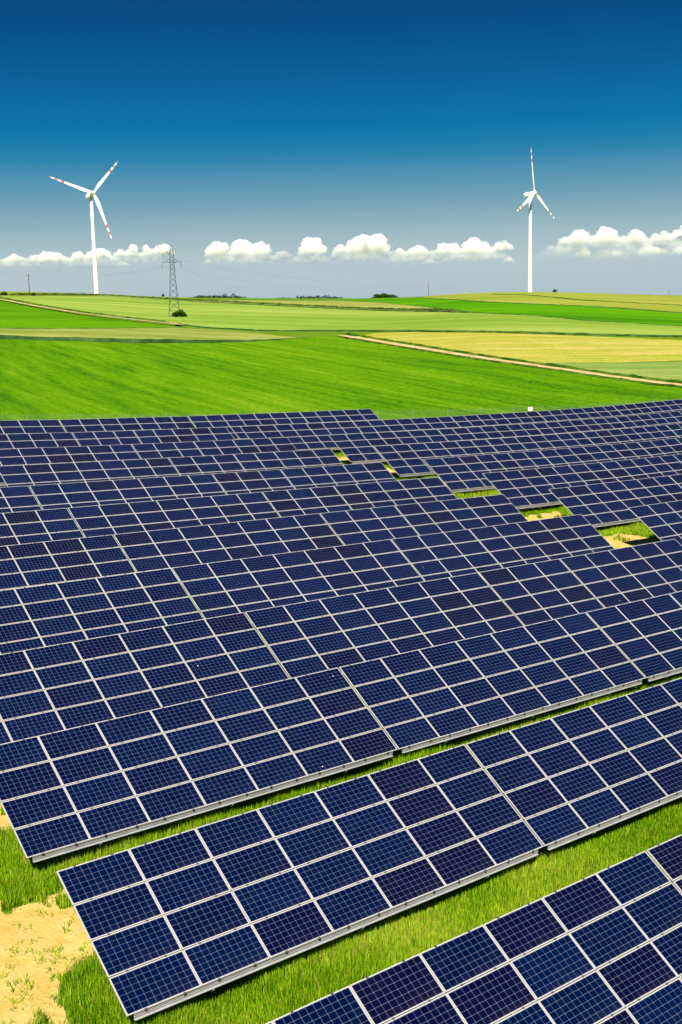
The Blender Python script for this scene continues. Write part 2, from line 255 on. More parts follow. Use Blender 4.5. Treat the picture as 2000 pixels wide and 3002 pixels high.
# ------------------------------------------------------------------ fields
FJ = json.loads('''{"fields":{"near":[[-43.0,122.9,-104.6,303.3],[-41.7,123.3,-101.4,304.0],[-40.5,123.8,-98.3,304.7],[-39.3,124.2,-95.1,305.4],[-38.0,124.7,-92.1,306.6],[-36.8,125.2,-88.7,306.7],[-35.5,125.6,-85.4,306.9],[-34.2,126.1,-82.0,306.8],[-32.9,126.6,-78.6,306.7],[-31.6,127.1,-75.1,306.6],[-30.3,127.6,-71.7,306.5],[-29.0,128.1,-68.3,306.4],[-27.7,128.6,-65.0,306.7],[-26.4,129.2,-61.7,307.1],[-25.0,129.7,-58.4,307.7],[-23.7,130.2,-55.1,308.5],[-22.3,130.8,-51.8,309.4],[-20.9,131.4,-48.6,310.8],[-19.5,131.9,-45.5,313.3],[-18.1,132.5,-42.4,315.5],[-16.7,133.1,-39.1,317.5],[-15.3,133.7,-35.8,319.2],[-13.9,134.3,-32.4,320.7],[-12.4,134.9,-29.0,323.4],[-11.0,135.6,-25.7,326.7],[-9.5,136.2,-22.3,330.0],[-8.0,136.9,-18.9,335.1],[-6.5,137.5,-15.5,341.9],[-5.0,138.2,-11.9,348.7],[-3.4,138.9,-8.2,355.3],[-1.9,139.6,-4.3,363.4],[-0.3,140.3,-0.3,361.0],[1.3,141.1,3.6,350.7],[2.9,142.0,7.2,339.0],[4.5,142.9,10.6,327.2],[6.1,143.9,13.8,316.2],[7.8,144.8,16.7,305.9],[9.5,145.8,19.5,296.0],[11.2,146.8,22.0,286.5],[12.9,147.8,24.4,277.4],[14.7,148.8,26.6,269.0],[16.5,149.9,28.8,261.3],[18.3,151.0,31.0,255.1],[20.1,152.0,33.0,249.3],[22.0,153.2,35.1,244.1],[23.9,154.3,37.1,239.4],[25.8,155.5,39.0,234.9],[27.8,156.6,40.9,230.9],[29.8,157.9,42.8,227.2],[31.8,159.1,44.6,223.6],[33.9,160.4,46.4,220.1],[36.0,161.6,48.1,216.7],[38.1,163.0,49.8,213.3],[40.2,164.3,51.3,209.8],[42.4,165.7,52.7,206.1],[44.7,167.1,54.2,202.8],[47.0,168.5,55.6,199.8],[49.3,170.0,56.8,196.4],[51.7,171.5,57.9,192.6],[54.1,173.1,59.3,190.1]],"olive":[[-105.3,305.5,-112.2,326.1],[-102.5,306.2,-109.3,327.0],[-99.8,306.8,-106.4,327.9],[-97.0,307.4,-103.5,328.8],[-94.2,308.3,-100.7,330.0],[-91.4,308.9,-98.0,331.8],[-88.4,309.0,-95.3,333.9],[-85.4,309.2,-92.7,336.0],[-82.4,309.1,-89.9,337.9],[-79.4,309.0,-87.1,339.8],[-76.3,308.9,-84.2,341.8],[-73.3,308.8,-81.4,343.8],[-70.3,308.8,-78.5,345.9],[-67.3,308.8,-75.6,348.1],[-64.3,309.2,-72.7,350.6],[-61.4,309.5,-69.9,353.5],[-58.5,310.2,-67.1,357.2],[-55.6,310.9,-64.3,361.2],[-52.7,311.7,-61.5,365.4],[-49.8,312.6,-58.6,369.7],[-47.0,314.9,-55.6,373.8],[-44.3,317.0,-52.5,377.5],[-41.4,318.9,-49.2,380.4],[-38.5,320.5,-45.6,381.7],[-35.5,322.0,-41.9,382.2],[-32.5,323.3,-38.1,381.1],[-29.5,325.8,-34.2,379.4],[-26.6,328.7,-30.3,376.3],[-23.6,331.6,-26.4,372.9],[-20.5,334.9,-22.4,368.3],[-17.5,340.9,-18.6,362.4],[-14.4,347.1,-14.8,356.6],[-11.2,353.0,-11.2,353.3],[-7.9,358.9,-7.9,359.2]],"light":[[-178.6,654.6,-198.6,728.6],[-161.8,615.3,-191.3,728.4],[-146.9,580.7,-187.0,740.4],[-133.7,550.2,-182.9,754.4],[-123.1,528.3,-178.9,769.9],[-113.6,509.2,-174.7,786.2],[-104.8,492.1,-171.0,805.7],[-97.1,478.5,-167.6,829.2],[-90.6,469.4,-164.0,853.9],[-84.5,461.8,-155.0,851.9],[-78.5,454.0,-146.0,849.0],[-72.9,447.8,-137.5,849.3],[-67.5,441.8,-128.1,844.2],[-62.1,435.3,-118.5,835.9],[-56.8,428.3,-108.6,824.5],[-51.5,420.4,-98.7,811.8],[-46.1,410.3,-89.0,797.8],[-41.3,403.4,-79.3,782.1],[-37.0,401.5,-70.0,766.4],[-32.7,398.5,-61.1,751.7],[-28.4,394.8,-52.5,737.9],[-24.3,392.3,-44.3,724.6],[-20.3,392.3,-36.3,712.3],[-16.3,393.0,-28.6,700.1],[-12.4,395.0,-21.2,688.5],[-8.4,397.0,-14.0,677.3],[-4.4,398.8,-7.1,665.7],[-0.4,400.3,-0.3,653.9],[3.7,400.6,6.2,642.3],[7.7,400.0,12.4,631.2],[11.8,399.0,18.5,619.0],[15.8,397.4,24.2,606.1],[19.7,395.4,29.9,596.3],[23.5,392.2,35.2,584.0],[27.2,388.1,40.2,571.0],[30.8,383.0,44.7,555.9],[34.2,378.2,49.1,541.8],[37.6,373.2,53.2,527.7],[40.9,369.0,57.1,515.3],[44.2,365.5,60.8,502.5],[47.6,362.7,64.5,491.8],[51.0,361.0,68.4,484.3],[54.4,359.1,72.4,477.8],[57.8,357.6,76.4,473.1],[61.2,356.5,79.7,464.2],[64.7,355.5,82.7,454.7],[68.2,354.8,85.7,446.2],[71.7,354.3,88.6,438.2],[75.2,354.0,92.3,434.5],[78.8,354.0,96.1,431.9],[82.5,354.2,99.9,429.5],[86.1,354.3,103.7,426.8],[89.7,354.4,107.3,424.2],[93.3,354.2,110.8,421.0],[96.8,353.9,114.2,417.7],[100.3,353.3,117.4,414.2],[103.6,352.2,120.7,410.8],[106.8,351.1,123.8,407.4],[109.9,349.7,126.8,403.6],[113.5,349.7,131.0,403.9]],"triangle":[[-109.3,345.6,-220.5,702.0],[-106.7,346.5,-217.2,710.4],[-104.3,348.1,-210.9,708.7],[-101.9,350.0,-193.0,667.2],[-99.6,351.9,-177.9,632.7],[-97.2,353.9,-164.6,603.1],[-94.7,355.5,-152.6,576.4],[-92.2,357.3,-141.7,552.1],[-89.6,359.1,-131.5,529.3],[-87.1,361.0,-122.4,509.6],[-84.5,362.9,-114.8,494.8],[-81.9,364.9,-107.6,481.0],[-79.3,366.9,-100.9,468.2],[-76.8,369.3,-94.6,456.6],[-74.2,371.9,-89.4,449.1],[-71.7,375.2,-84.5,442.8],[-69.3,379.0,-79.7,437.1],[-66.8,382.6,-75.1,431.2],[-64.3,386.7,-70.7,426.2],[-61.7,390.7,-66.5,421.8],[-59.0,394.6,-62.3,417.2],[-56.2,398.1,-58.1,412.1],[-53.2,400.9,-54.0,406.8],[-50.2,403.2,-50.2,403.6]],"stubble":[[5.3,362.5,5.3,363.0],[8.4,351.9,9.0,375.7],[11.4,341.4,12.9,384.7],[14.1,331.6,16.5,386.1],[16.8,322.0,20.2,386.9],[19.2,312.6,23.7,385.4],[21.5,303.7,27.1,381.9],[23.7,295.6,30.3,377.7],[25.8,288.4,33.5,373.6],[27.9,281.5,36.6,369.4],[29.8,275.2,39.7,365.7],[31.7,269.4,42.7,362.7],[33.6,264.0,45.8,360.1],[35.4,259.2,48.8,357.0],[37.2,254.7,51.7,354.3],[38.9,250.4,54.7,352.1],[41.0,248.6,57.7,350.3],[43.4,248.9,60.8,348.8],[45.8,249.2,63.8,347.5],[48.2,249.6,66.8,346.4],[50.7,250.0,69.9,345.4],[53.1,250.5,73.0,344.6],[55.6,251.0,76.0,343.7],[58.1,251.5,79.0,342.7],[60.6,252.0,82.0,341.7],[63.1,252.6,84.9,340.6],[65.7,253.7,87.8,339.3],[68.5,255.0,90.6,337.9],[71.3,256.4,93.4,336.5],[74.1,257.7,96.1,334.8],[76.9,259.0,98.8,333.2],[79.7,260.3,101.4,331.6],[82.5,261.3,103.9,329.6],[84.9,261.2,107.0,329.7]],"corner":[[41.4,244.4,41.5,244.6],[43.2,240.1,43.9,244.1],[44.9,235.9,46.5,244.5],[46.6,232.2,49.1,244.9],[48.3,228.7,51.8,245.3],[50.0,225.6,54.4,245.8],[51.7,222.8,57.1,246.4],[53.3,219.9,59.8,247.1],[54.9,217.0,62.6,247.7],[56.3,214.0,65.5,249.1],[57.9,211.4,68.5,250.6],[59.3,208.6,71.5,252.1],[60.7,205.9,74.5,253.5],[62.0,203.2,77.6,254.8],[63.2,200.4,80.6,256.0],[65.1,199.6,83.3,256.0]],"crown":[[-246.6,721.9,-429.8,1258.7],[-243.2,732.2,-419.0,1262.3],[-239.6,742.9,-408.1,1265.9],[-236.0,753.9,-397.1,1269.3],[-232.4,766.0,-386.0,1272.7],[-225.9,768.7,-374.9,1276.1],[-217.2,763.6,-363.6,1279.3],[-208.5,758.7,-352.3,1282.5],[-200.9,757.1,-340.8,1285.6],[-195.8,765.6,-329.3,1288.6],[-191.9,779.3,-317.8,1291.5],[-188.1,794.8,-306.1,1294.3],[-184.2,811.3,-294.4,1297.0],[-180.3,829.0,-282.5,1299.6],[-177.2,852.3,-270.7,1302.2],[-174.2,878.0,-258.7,1304.6],[-169.0,894.7,-246.7,1306.9],[-159.7,890.8,-234.6,1309.1],[-150.8,888.2,-222.5,1311.3],[-142.1,886.7,-210.3,1313.3],[-132.7,880.7,-198.1,1315.2],[-122.9,870.8,-185.7,1317.0],[-113.0,858.4,-173.4,1318.7],[-103.1,845.0,-160.9,1320.2]],"middle":[[-103.1,845.0,-103.2,845.8],[-94.4,831.7,-97.1,855.3],[-85.9,817.9,-92.0,876.5],[-77.5,803.0,-86.4,896.4],[-69.4,789.1,-79.0,899.4],[-61.7,775.9,-71.6,902.1],[-54.2,763.4,-64.1,904.6],[-46.9,751.4,-56.5,906.8],[-39.9,740.1,-49.1,912.5],[-33.1,729.1,-41.5,918.4],[-26.5,718.5,-33.9,924.1],[-20.1,708.2,-26.2,929.6],[-13.8,698.2,-18.4,934.9],[-7.7,687.9,-10.4,938.2],[-1.8,677.3,-2.4,939.9],[3.9,667.0,5.6,933.6],[9.4,657.0,13.1,901.5],[14.8,647.4,20.1,872.9],[20.0,636.0,26.6,842.4],[25.0,624.7,32.6,812.0],[29.9,616.3,37.2,765.0],[34.6,605.6,41.2,720.4],[39.0,594.5,44.7,680.8],[43.2,582.5,47.8,644.3],[47.1,568.7,50.2,606.7],[50.8,556.4,52.5,574.7],[54.3,544.0,54.5,545.8],[57.8,533.2,57.9,533.7]],"bright":[[-76.2,981.4,-78.3,1008.3],[-66.9,979.6,-68.7,1005.7],[-57.7,977.4,-59.2,1002.8],[-48.5,975.1,-49.7,999.8],[-39.4,974.8,-40.4,999.1],[-30.5,980.5,-31.2,1005.1],[-21.5,985.7,-22.0,1010.6],[-12.3,989.2,-12.6,1014.3],[-3.1,990.0,-3.2,1014.8],[6.1,981.0,6.4,1023.7],[14.6,941.8,16.6,1066.1],[22.5,907.4,27.3,1099.6],[29.7,870.6,37.2,1088.8],[35.9,827.3,46.9,1077.7],[40.8,773.3,55.8,1055.5],[45.0,724.2,63.2,1016.4],[48.6,680.9,69.5,971.8],[51.5,637.7,74.4,920.6],[54.0,599.9,76.6,849.9],[56.3,566.4,78.7,791.1],[58.5,538.3,81.0,744.4],[61.9,524.5,83.8,709.1],[65.3,512.1,86.5,678.9],[68.8,503.2,90.8,663.7],[72.4,495.7,95.2,651.9],[76.1,489.5,99.9,642.8],[79.8,483.9,104.9,636.7],[82.6,474.4,110.0,631.8],[85.5,465.6,115.2,628.0],[88.3,457.6,120.6,625.3],[91.1,450.1,125.8,622.3],[94.5,446.6,130.8,618.4],[98.2,444.2,135.8,614.6],[101.8,442.0,140.2,608.9],[105.4,439.6,143.9,600.4],[108.9,437.1,147.4,592.0],[112.3,434.4,150.7,583.2],[115.6,431.3,153.6,573.8],[118.8,428.2,156.4,564.4],[121.8,424.9,159.3,556.0],[124.9,421.7,162.4,549.0],[127.9,418.5,165.5,542.1],[130.7,414.9,168.3,534.9],[134.8,415.6,173.9,536.8]],"hill":[[71.5,1003.0,94.6,1326.6],[75.2,952.7,104.7,1325.9],[77.2,891.3,114.7,1325.0],[78.9,838.1,124.8,1324.1],[80.5,790.9,134.8,1323.2],[82.5,753.7,144.8,1322.1],[84.8,724.0,154.7,1321.0],[87.0,697.7,164.7,1319.8],[90.0,680.2,174.6,1318.5],[93.7,669.2,184.4,1317.1],[97.4,659.7,194.3,1315.7],[101.3,652.4,204.1,1314.2],[105.5,647.1,213.9,1312.7],[109.7,643.0,223.6,1311.1],[113.9,639.0,233.3,1309.4],[118.3,636.5,243.0,1307.6],[122.8,634.3,252.6,1305.8],[127.2,631.9,262.2,1303.9],[131.3,628.6,271.8,1301.9],[135.4,625.4,281.3,1299.9],[139.6,622.5,290.8,1297.8],[142.9,616.5,300.2,1295.7],[146.0,609.3,309.6,1293.5],[148.9,602.2,318.9,1291.2],[151.7,595.2,328.2,1288.9],[154.2,587.4,337.4,1286.5],[156.6,579.6,346.6,1284.0],[158.9,571.8,355.7,1281.6],[161.3,564.8,364.8,1279.0],[163.9,559.0,373.8,1276.4],[166.5,553.2,382.8,1273.7],[168.9,547.4,391.7,1271.0],[171.8,543.0,400.5,1268.3],[176.4,544.6,409.3,1265.4]]},"paths":{"track_right":[[1.3,366.7],[4.9,354.8],[8.3,343.5],[11.5,332.0],[14.5,321.5],[17.3,311.5],[19.9,301.9],[22.3,292.6],[24.6,283.6],[26.8,275.3],[28.8,267.7],[30.9,261.3],[32.9,255.6],[34.8,250.4],[36.7,245.6],[38.6,241.2],[40.4,237.0],[42.2,233.1],[44.0,229.5],[45.7,226.1],[47.3,222.8],[49.0,219.6],[50.6,216.4],[52.0,213.2],[53.4,209.8],[54.8,206.7],[56.2,203.9],[57.5,200.9],[58.6,197.3],[59.6,193.7]],"track_left":[[-225.5,754.0],[-202.6,698.8],[-184.1,655.7],[-168.3,619.7],[-154.4,588.3],[-141.7,559.6],[-130.3,533.8],[-120.8,514.4],[-112.3,497.8],[-104.4,482.4],[-97.1,468.8],[-91.1,460.1],[-85.5,453.0],[-80.1,446.3],[-74.8,439.7],[-69.9,434.6],[-65.1,429.2],[-60.3,423.5],[-55.6,417.4],[-50.9,410.8]],"hedge":[[-204.9,761.4],[-202.0,781.9],[-199.1,804.4],[-194.7,822.4],[-190.0,840.5],[-185.3,861.1],[-181.7,888.6],[-178.6,922.2],[-168.7,922.3],[-158.2,918.7],[-148.4,919.5],[-137.6,913.2],[-126.1,901.6],[-114.7,887.8],[-102.5,866.2],[-91.1,846.1],[-79.8,823.8],[-69.1,803.5],[-59.1,784.8],[-49.5,767.3],[-40.4,751.8],[-31.6,737.3],[-23.2,723.5],[-15.1,710.2],[-7.3,696.6],[0.2,682.9],[7.4,669.5],[14.4,656.8],[21.0,642.0],[27.4,629.0],[33.5,616.3],[39.2,601.7],[44.5,585.6],[49.4,568.5],[54.0,552.5],[58.4,538.1]],"tram":[[123.3,990.4],[127.4,950.9],[133.0,926.7],[139.2,909.5],[142.1,874.7],[145.1,843.6],[148.1,815.9],[147.7,772.9],[150.8,751.9],[156.9,746.9],[163.0,742.0],[169.2,738.3],[175.1,733.7],[180.8,728.4],[186.2,722.4],[191.1,714.9],[195.8,707.3],[200.0,698.4],[203.8,688.9],[207.6,679.6]],"verge_right":[[1.4,385.8],[4.7,374.2],[7.9,363.2],[10.9,351.9],[13.7,341.2],[16.3,331.5],[18.8,321.9],[21.1,312.8],[23.3,303.9],[25.3,295.2],[27.3,287.2],[29.1,279.7],[31.0,273.1],[32.8,267.5],[34.6,262.3],[36.3,257.5],[38.0,253.1],[39.7,248.9],[41.3,245.1],[42.9,241.3],[44.4,237.5],[45.9,234.0],[47.4,230.8],[48.9,227.8],[50.4,225.0],[51.8,222.3],[53.2,219.4],[54.5,216.5],[55.7,213.6],[57.1,211.2],[58.4,208.8],[59.5,205.9],[60.4,202.8],[61.3,199.5]],"verge_left":[[-253.9,849.3],[-221.8,765.5],[-198.7,708.2],[-180.0,663.3],[-164.1,625.5],[-149.8,591.9],[-137.2,562.2],[-126.8,540.3],[-117.6,521.6],[-109.1,504.5],[-101.4,489.5],[-95.0,479.9],[-89.1,472.2],[-83.4,464.9],[-77.9,457.9],[-72.8,452.3],[-67.7,446.5],[-62.7,440.3],[-57.7,433.8],[-52.8,426.7]],"verge_low":[[1.2,356.9],[4.4,347.0],[7.3,337.6],[10.1,327.9],[12.7,318.7],[15.2,310.2],[17.6,301.9],[19.8,294.0],[21.9,286.3],[23.9,278.7],[25.8,271.7],[27.6,265.1],[29.4,259.3],[31.2,254.3],[32.9,249.6],[34.6,245.3],[36.2,241.3],[37.9,237.5],[39.4,233.9],[41.0,230.7],[42.6,227.7],[44.1,224.7],[45.6,221.8],[47.0,218.9],[48.4,216.2],[49.8,213.4],[51.1,210.5],[52.3,207.6],[53.4,204.5],[54.7,202.1],[55.8,199.7],[56.9,196.8],[57.8,193.7],[58.6,190.6]],"fdark":[[-12.6,395.1],[-6.9,396.6],[-1.0,397.5],[4.8,397.2],[10.6,396.1],[16.3,393.8],[21.9,390.4],[27.2,384.6],[32.3,377.5],[37.1,370.5],[41.9,364.8],[46.7,360.2],[51.6,357.9],[56.5,355.2],[61.4,353.6],[66.4,352.4],[71.4,351.6],[76.5,351.2],[81.7,351.5],[86.9,351.6],[92.1,351.5],[97.1,351.0],[102.0,350.0],[106.8,348.9]],"fence":[[-41.3,122.8],[-35.6,127.2],[-25.7,131.5],[-15.3,134.9],[3.9,141.3],[21.7,151.6],[41.2,164.2],[56.1,171.9]]}}''')
def field_mat(name, stops, streak_rot=0., streak=(1, 1, 1), fine=4., fleck=None, patch=.02, bs=.5, mid=.12, wt=(.4, .35, .25)):
    m, n, out = new_mat(name); p = principled(n, rough=.95, spec=.02)
    pos = position(n, streak_rot, streak); pos0 = position(n)
    stops = [(a, kc(c)) for a, c in stops]
    if fleck: fleck = (kc(fleck[0]), fleck[1], fleck[2])
    big = noise_tex(n, patch, 4, .6, pos, .6); md = noise_tex(n, mid, 5, .62, pos); fi = noise_tex(n, fine, 4, .7, pos0)
    f = math_node(n, 'ADD', math_node(n, 'MULTIPLY', big, wt[0]), math_node(n, 'ADD', math_node(n, 'MULTIPLY', md, wt[1]), math_node(n, 'MULTIPLY', fi, wt[2])))
    st = n.nodes.new('ShaderNodeMapRange'); st.inputs[1].default_value = .40; st.inputs[2].default_value = .60; st.inputs[3].default_value = .25; st.inputs[4].default_value = .75; n.links.new(f, st.inputs[0])
    c = ramp_node(n, st.outputs[0], stops)
    if fleck: c = mixc(n, ramp_node(n, noise_tex(n, fleck[1], 5, .7, pos), [(fleck[2], (0, 0, 0)), (fleck[2]+.1, (1, 1, 1))]), c, fleck[0])
    n.links.new(c, p.inputs['Base Color']); bump(n, math_node(n, 'ADD', md, fi), p, bs, .35)
    n.links.new(p.outputs[0], out.inputs[0]); return m
FM = {
 'near': field_mat('green_crop', [(.27, (.035, .135, .001)), (.42, (.08, .235, .001)), (.58, (.115, .29, .001)), (.74, (.20, .36, .012))], -1.15, (.07, 1.0, 1), 1.4, ((.27, .38, .02), .30, .64), .06, 1.0, .42, (.26, .33, .41)),
 'olive': field_mat('olive_crop', [(.30, (.18, .24, .03)), (.5, (.24, .31, .055)), (.70, (.34, .38, .09))], .1, (.25, 1, 1), 1.6, ((.25, .29, .10), .5, .6), .03, .6),
 'light': field_mat('light_crop', [(.30, (.17, .30, .03)), (.5, (.25, .38, .055)), (.70, (.34, .43, .09))], -.25, (.2, 1, 1), 1.2, None, .012, .5, .06),
 'triangle': field_mat('green_crop_left', [(.30, (.05, .18, .001)), (.5, (.085, .255, .001)), (.70, (.12, .30, .002))], .3, (.4, 1, 1), 2, None, .02, .5),
 'stubble': field_mat('stubble', [(.26, (.22, .31, .01)), (.42, (.42, .40, .05)), (.58, (.53, .47, .12)), (.74, (.62, .54, .20))], .12, (.22, 1.6, 1), 1.3, ((.25, .36, .01), .30, .51), .06, .8, .3, (.3, .35, .35)),
 'corner': field_mat('pale_crop', [(.30, (.14, .26, .04)), (.5, (.21, .32, .06)), (.70, (.3, .38, .10))], .1, (.3, 1, 1), 2, None, .04, .5),
 'crown': field_mat('crown_crop', [(.30, (.17, .26, .03)), (.5, (.23, .31, .04)), (.70, (.3, .36, .06))], .1, (.3, 1, 1), .8, None, .01, .4),
 'middle': field_mat('straw_crop', [(.30, (.19, .25, .04)), (.5, (.27, .32, .06)), (.70, (.36, .38, .10))], .1, (.3, 1, 1), .8, None, .012, .4),
 'bright': field_mat('bright_crop', [(.30, (.045, .20, .001)), (.5, (.075, .28, .001)), (.70, (.11, .32, .002))], -.3, (.3, 1, 1), 1, None, .012, .4, .05),
 'hill': field_mat('hill_crop', [(.30, (.19, .26, .02)), (.5, (.26, .33, .035)), (.70, (.34, .37, .06))], -.2, (.3, 1, 1), .8, None, .01, .4, .05),
}
M_STEM_SHADE = field_mat('crop_stems_shaded', [(.36, (.02, .07, .015)), (.5, (.045, .11, .03)), (.66, (.08, .16, .05))], 0, (1, 1, .3), 3, None, .1, .6)  # bluish stem colour, darkened to paint in the shade along crop edges
FH = {'near': .15, 'olive': 1.0, 'light': .5, 'triangle': .25, 'stubble': .1, 'corner': .4, 'crown': .3, 'middle': .6, 'bright': .25, 'hill': .4}
FN = {'near': 'green_field', 'olive': 'olive_wheat_field', 'light': 'light_green_field', 'triangle': 'green_triangle_field', 'stubble': 'stubble_field',
      'corner': 'pale_corner_field', 'crown': 'crest_field', 'middle': 'straw_coloured_field', 'bright': 'bright_green_field', 'hill': 'hilltop_field'}
def build_field(key, nr):
    cols = np.array(FJ['fields'][key]); h = FH[key]
    t = np.linspace(0, len(cols)-1, (len(cols)-1)*(10 if key == 'near' else 5)+1)
    c = np.stack([np.interp(t, np.arange(len(cols)), cols[:, k]) for k in range(4)], -1)
    s = np.linspace(0, 1, nr) if key != 'near' else np.linspace(0, 1, nr)**1.3
    n0 = c[:, None, :2]; f0 = c[:, None, 2:]
    # soft, slightly ragged near and far edge
    wob = (fbm(c[:, 0]*.15, c[:, 1]*.15, 3)-.5)
    P = n0+(f0-n0)*s[None, :, None]
    dist = np.hypot(P[..., 0], P[..., 1])
    P = P*(1+(wob[:, None, None]*np.where(s < .5, 1, 0)[None, :, None])*(.9 if key in ('olive', 'light', 'near', 'stubble') else 1.2)/dist[..., None])
    x, y = P[..., 0], P[..., 1]
    amp = {'near': .12, 'olive': .14, 'light': .14, 'stubble': .04}.get(key, .1)
    hc = np.full(len(c), h); end = np.clip((len(c)-1-np.arange(len(c)))/(len(c)*.3), 0, 1)
    if key == 'olive': hc = h*(.1+.9*end)*(.75+.5*fbm(c[:, 0]*.08, c[:, 1]*.08, 3))
    z = ground(x, y)+hc[:, None]+(fbm(x*.35, y*.35, 4)-.5)*2*amp
    nc, nk = x.shape
    V = np.stack([x, y, z], -1).reshape(-1, 3)
    i = np.arange(nc-1)[:, None]*nk+np.arange(nk-1)[None]
    F = np.stack([i, i+nk, i+nk+1, i+1], -1).reshape(-1, 4)
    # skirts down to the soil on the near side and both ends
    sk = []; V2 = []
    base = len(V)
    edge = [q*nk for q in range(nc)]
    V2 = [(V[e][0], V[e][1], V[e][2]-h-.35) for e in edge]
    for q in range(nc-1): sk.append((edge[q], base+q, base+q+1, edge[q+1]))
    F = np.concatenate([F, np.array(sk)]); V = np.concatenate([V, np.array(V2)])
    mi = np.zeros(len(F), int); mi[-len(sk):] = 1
    me = mesh_np(FN[key], V, F.ravel(), np.full(len(F), 4), [FM[key], M_STEM_SHADE], mi, smooth=False)
    return tag(link(FN[key], me), kind='structure')
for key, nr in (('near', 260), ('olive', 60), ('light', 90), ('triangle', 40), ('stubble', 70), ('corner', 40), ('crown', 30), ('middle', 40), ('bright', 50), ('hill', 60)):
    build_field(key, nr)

# dirt tracks, verges and hedges: ribbons over the terrain
def resample(pts, step):
    pts = np.array(pts, float); seg = np.hypot(*np.diff(pts, axis=0).T); s = np.concatenate([[0], np.cumsum(seg)])
    t = np.arange(0, s[-1], step); return np.stack([np.interp(t, s, pts[:, k]) for k in (0, 1)], -1)
def ribbon(name, pts, width, mat, h, profile, step=2., wob=.3, **tags):
    p = resample(pts, step); d = np.gradient(p, axis=0); d /= np.hypot(d[:, 0], d[:, 1])[:, None]+1e-9
    nrm = np.stack([-d[:, 1], d[:, 0]], -1); k = len(profile); V = []; kind_flat = all(v == 0 for _, v in profile)
    for j, (a, hh) in enumerate(profile):
        wv = (fbm(p[:, 0]*.2+j*3, p[:, 1]*.2, 3)-.5)*2*wob
        q = p+nrm*((a*width/2+wv)[:, None])
        ends = np.minimum(1, np.minimum(np.arange(len(p)), np.arange(len(p))[::-1])/12)
        z = ground(q[:, 0], q[:, 1])+(h if not hh and kind_flat else h*ends)+ends*hh*(.35+1.3*fbm(q[:, 0]*.6+j, q[:, 1]*.6, 3))
        V.append(np.concatenate([q, z[:, None]], 1))
    V = np.stack(V, 1); n = len(p)
    i = np.arange(n-1)[:, None]*k+np.arange(k-1)[None]
    F = np.stack([i, i+k, i+k+1, i+1], -1).reshape(-1, 4)[:, ::-1]
    me = mesh_np(name, V.reshape(-1, 3), F.ravel(), np.full(len(F), 4), [mat], smooth=False)
    return tag(link(name, me), **tags)
M_TRACK = field_mat('track_soil', [(.30, (.46, .34, .13)), (.5, (.60, .47, .21)), (.70, (.70, .56, .29))], 0, (1, 1, 1), 3, None, .3, .4)
M_VERGE = field_mat('verge_weeds', [(.36, (.02, .07, .004)), (.5, (.055, .14, .008)), (.66, (.13, .21, .02))], 0, (1, 1, 1), 2.5, None, .2, .8)
M_HEDGE = field_mat('hedge_leaves', [(.36, (.02, .055, .006)), (.5, (.05, .10, .012)), (.66, (.1, .15, .025))], 0, (1, 1, 1), 2, None, .2, .8)
FLAT = [(-1, 0), (-.4, 0), (.4, 0), (1, 0)]
MOUND = [(-1, 0), (-.7, .6), (-.25, 1), (.25, .9), (.7, .55), (1, 0)]
def mnd(h): return [(a, b*h) for a, b in MOUND]
ribbon('dirt_track', FJ['paths']['track_right'], 2.6, M_TRACK, .35, FLAT, kind='structure', label='pale dirt farm track slanting beside the yellow stubble field')
ribbon('dirt_track', FJ['paths']['track_left'], 2.2, M_TRACK, .75, FLAT, wob=.5, kind='structure', label='narrow dirt track above the dark green field at left')
ribbon('track_verge', FJ['paths']['verge_right'], 2.2, M_VERGE, .05, mnd(.42), .8, .5, kind='stuff', label='dark green weedy verge on the upper side of the dirt track')
ribbon('track_verge', FJ['paths']['verge_low'], 1.6, M_VERGE, .1, mnd(.35), .8, .3, kind='stuff', label='thin weedy verge on the lower side of the dirt track')
ribbon('track_verge', FJ['paths']['verge_left'], 5., M_VERGE, .2, mnd(.6), 1.5, .8, kind='stuff', label='weedy verge along the far side of the left track')
ribbon('hedge', FJ['paths']['hedge'], 4., M_HEDGE, .4, mnd(1.05), 1.5, .7, label='long low dark hedge crossing the rise below the left turbine', cat='hedge')
ribbon('hedge', FJ['paths']['fdark'], 1.6, M_HEDGE, .0, mnd(.45), 1.2, .4, label='thin dark hedge line above the yellow stubble field', cat='hedge')
ribbon('tramline', FJ['paths']['tram'], 5.5, M_VERGE, .3, mnd(.5), 2., .6, kind='structure')

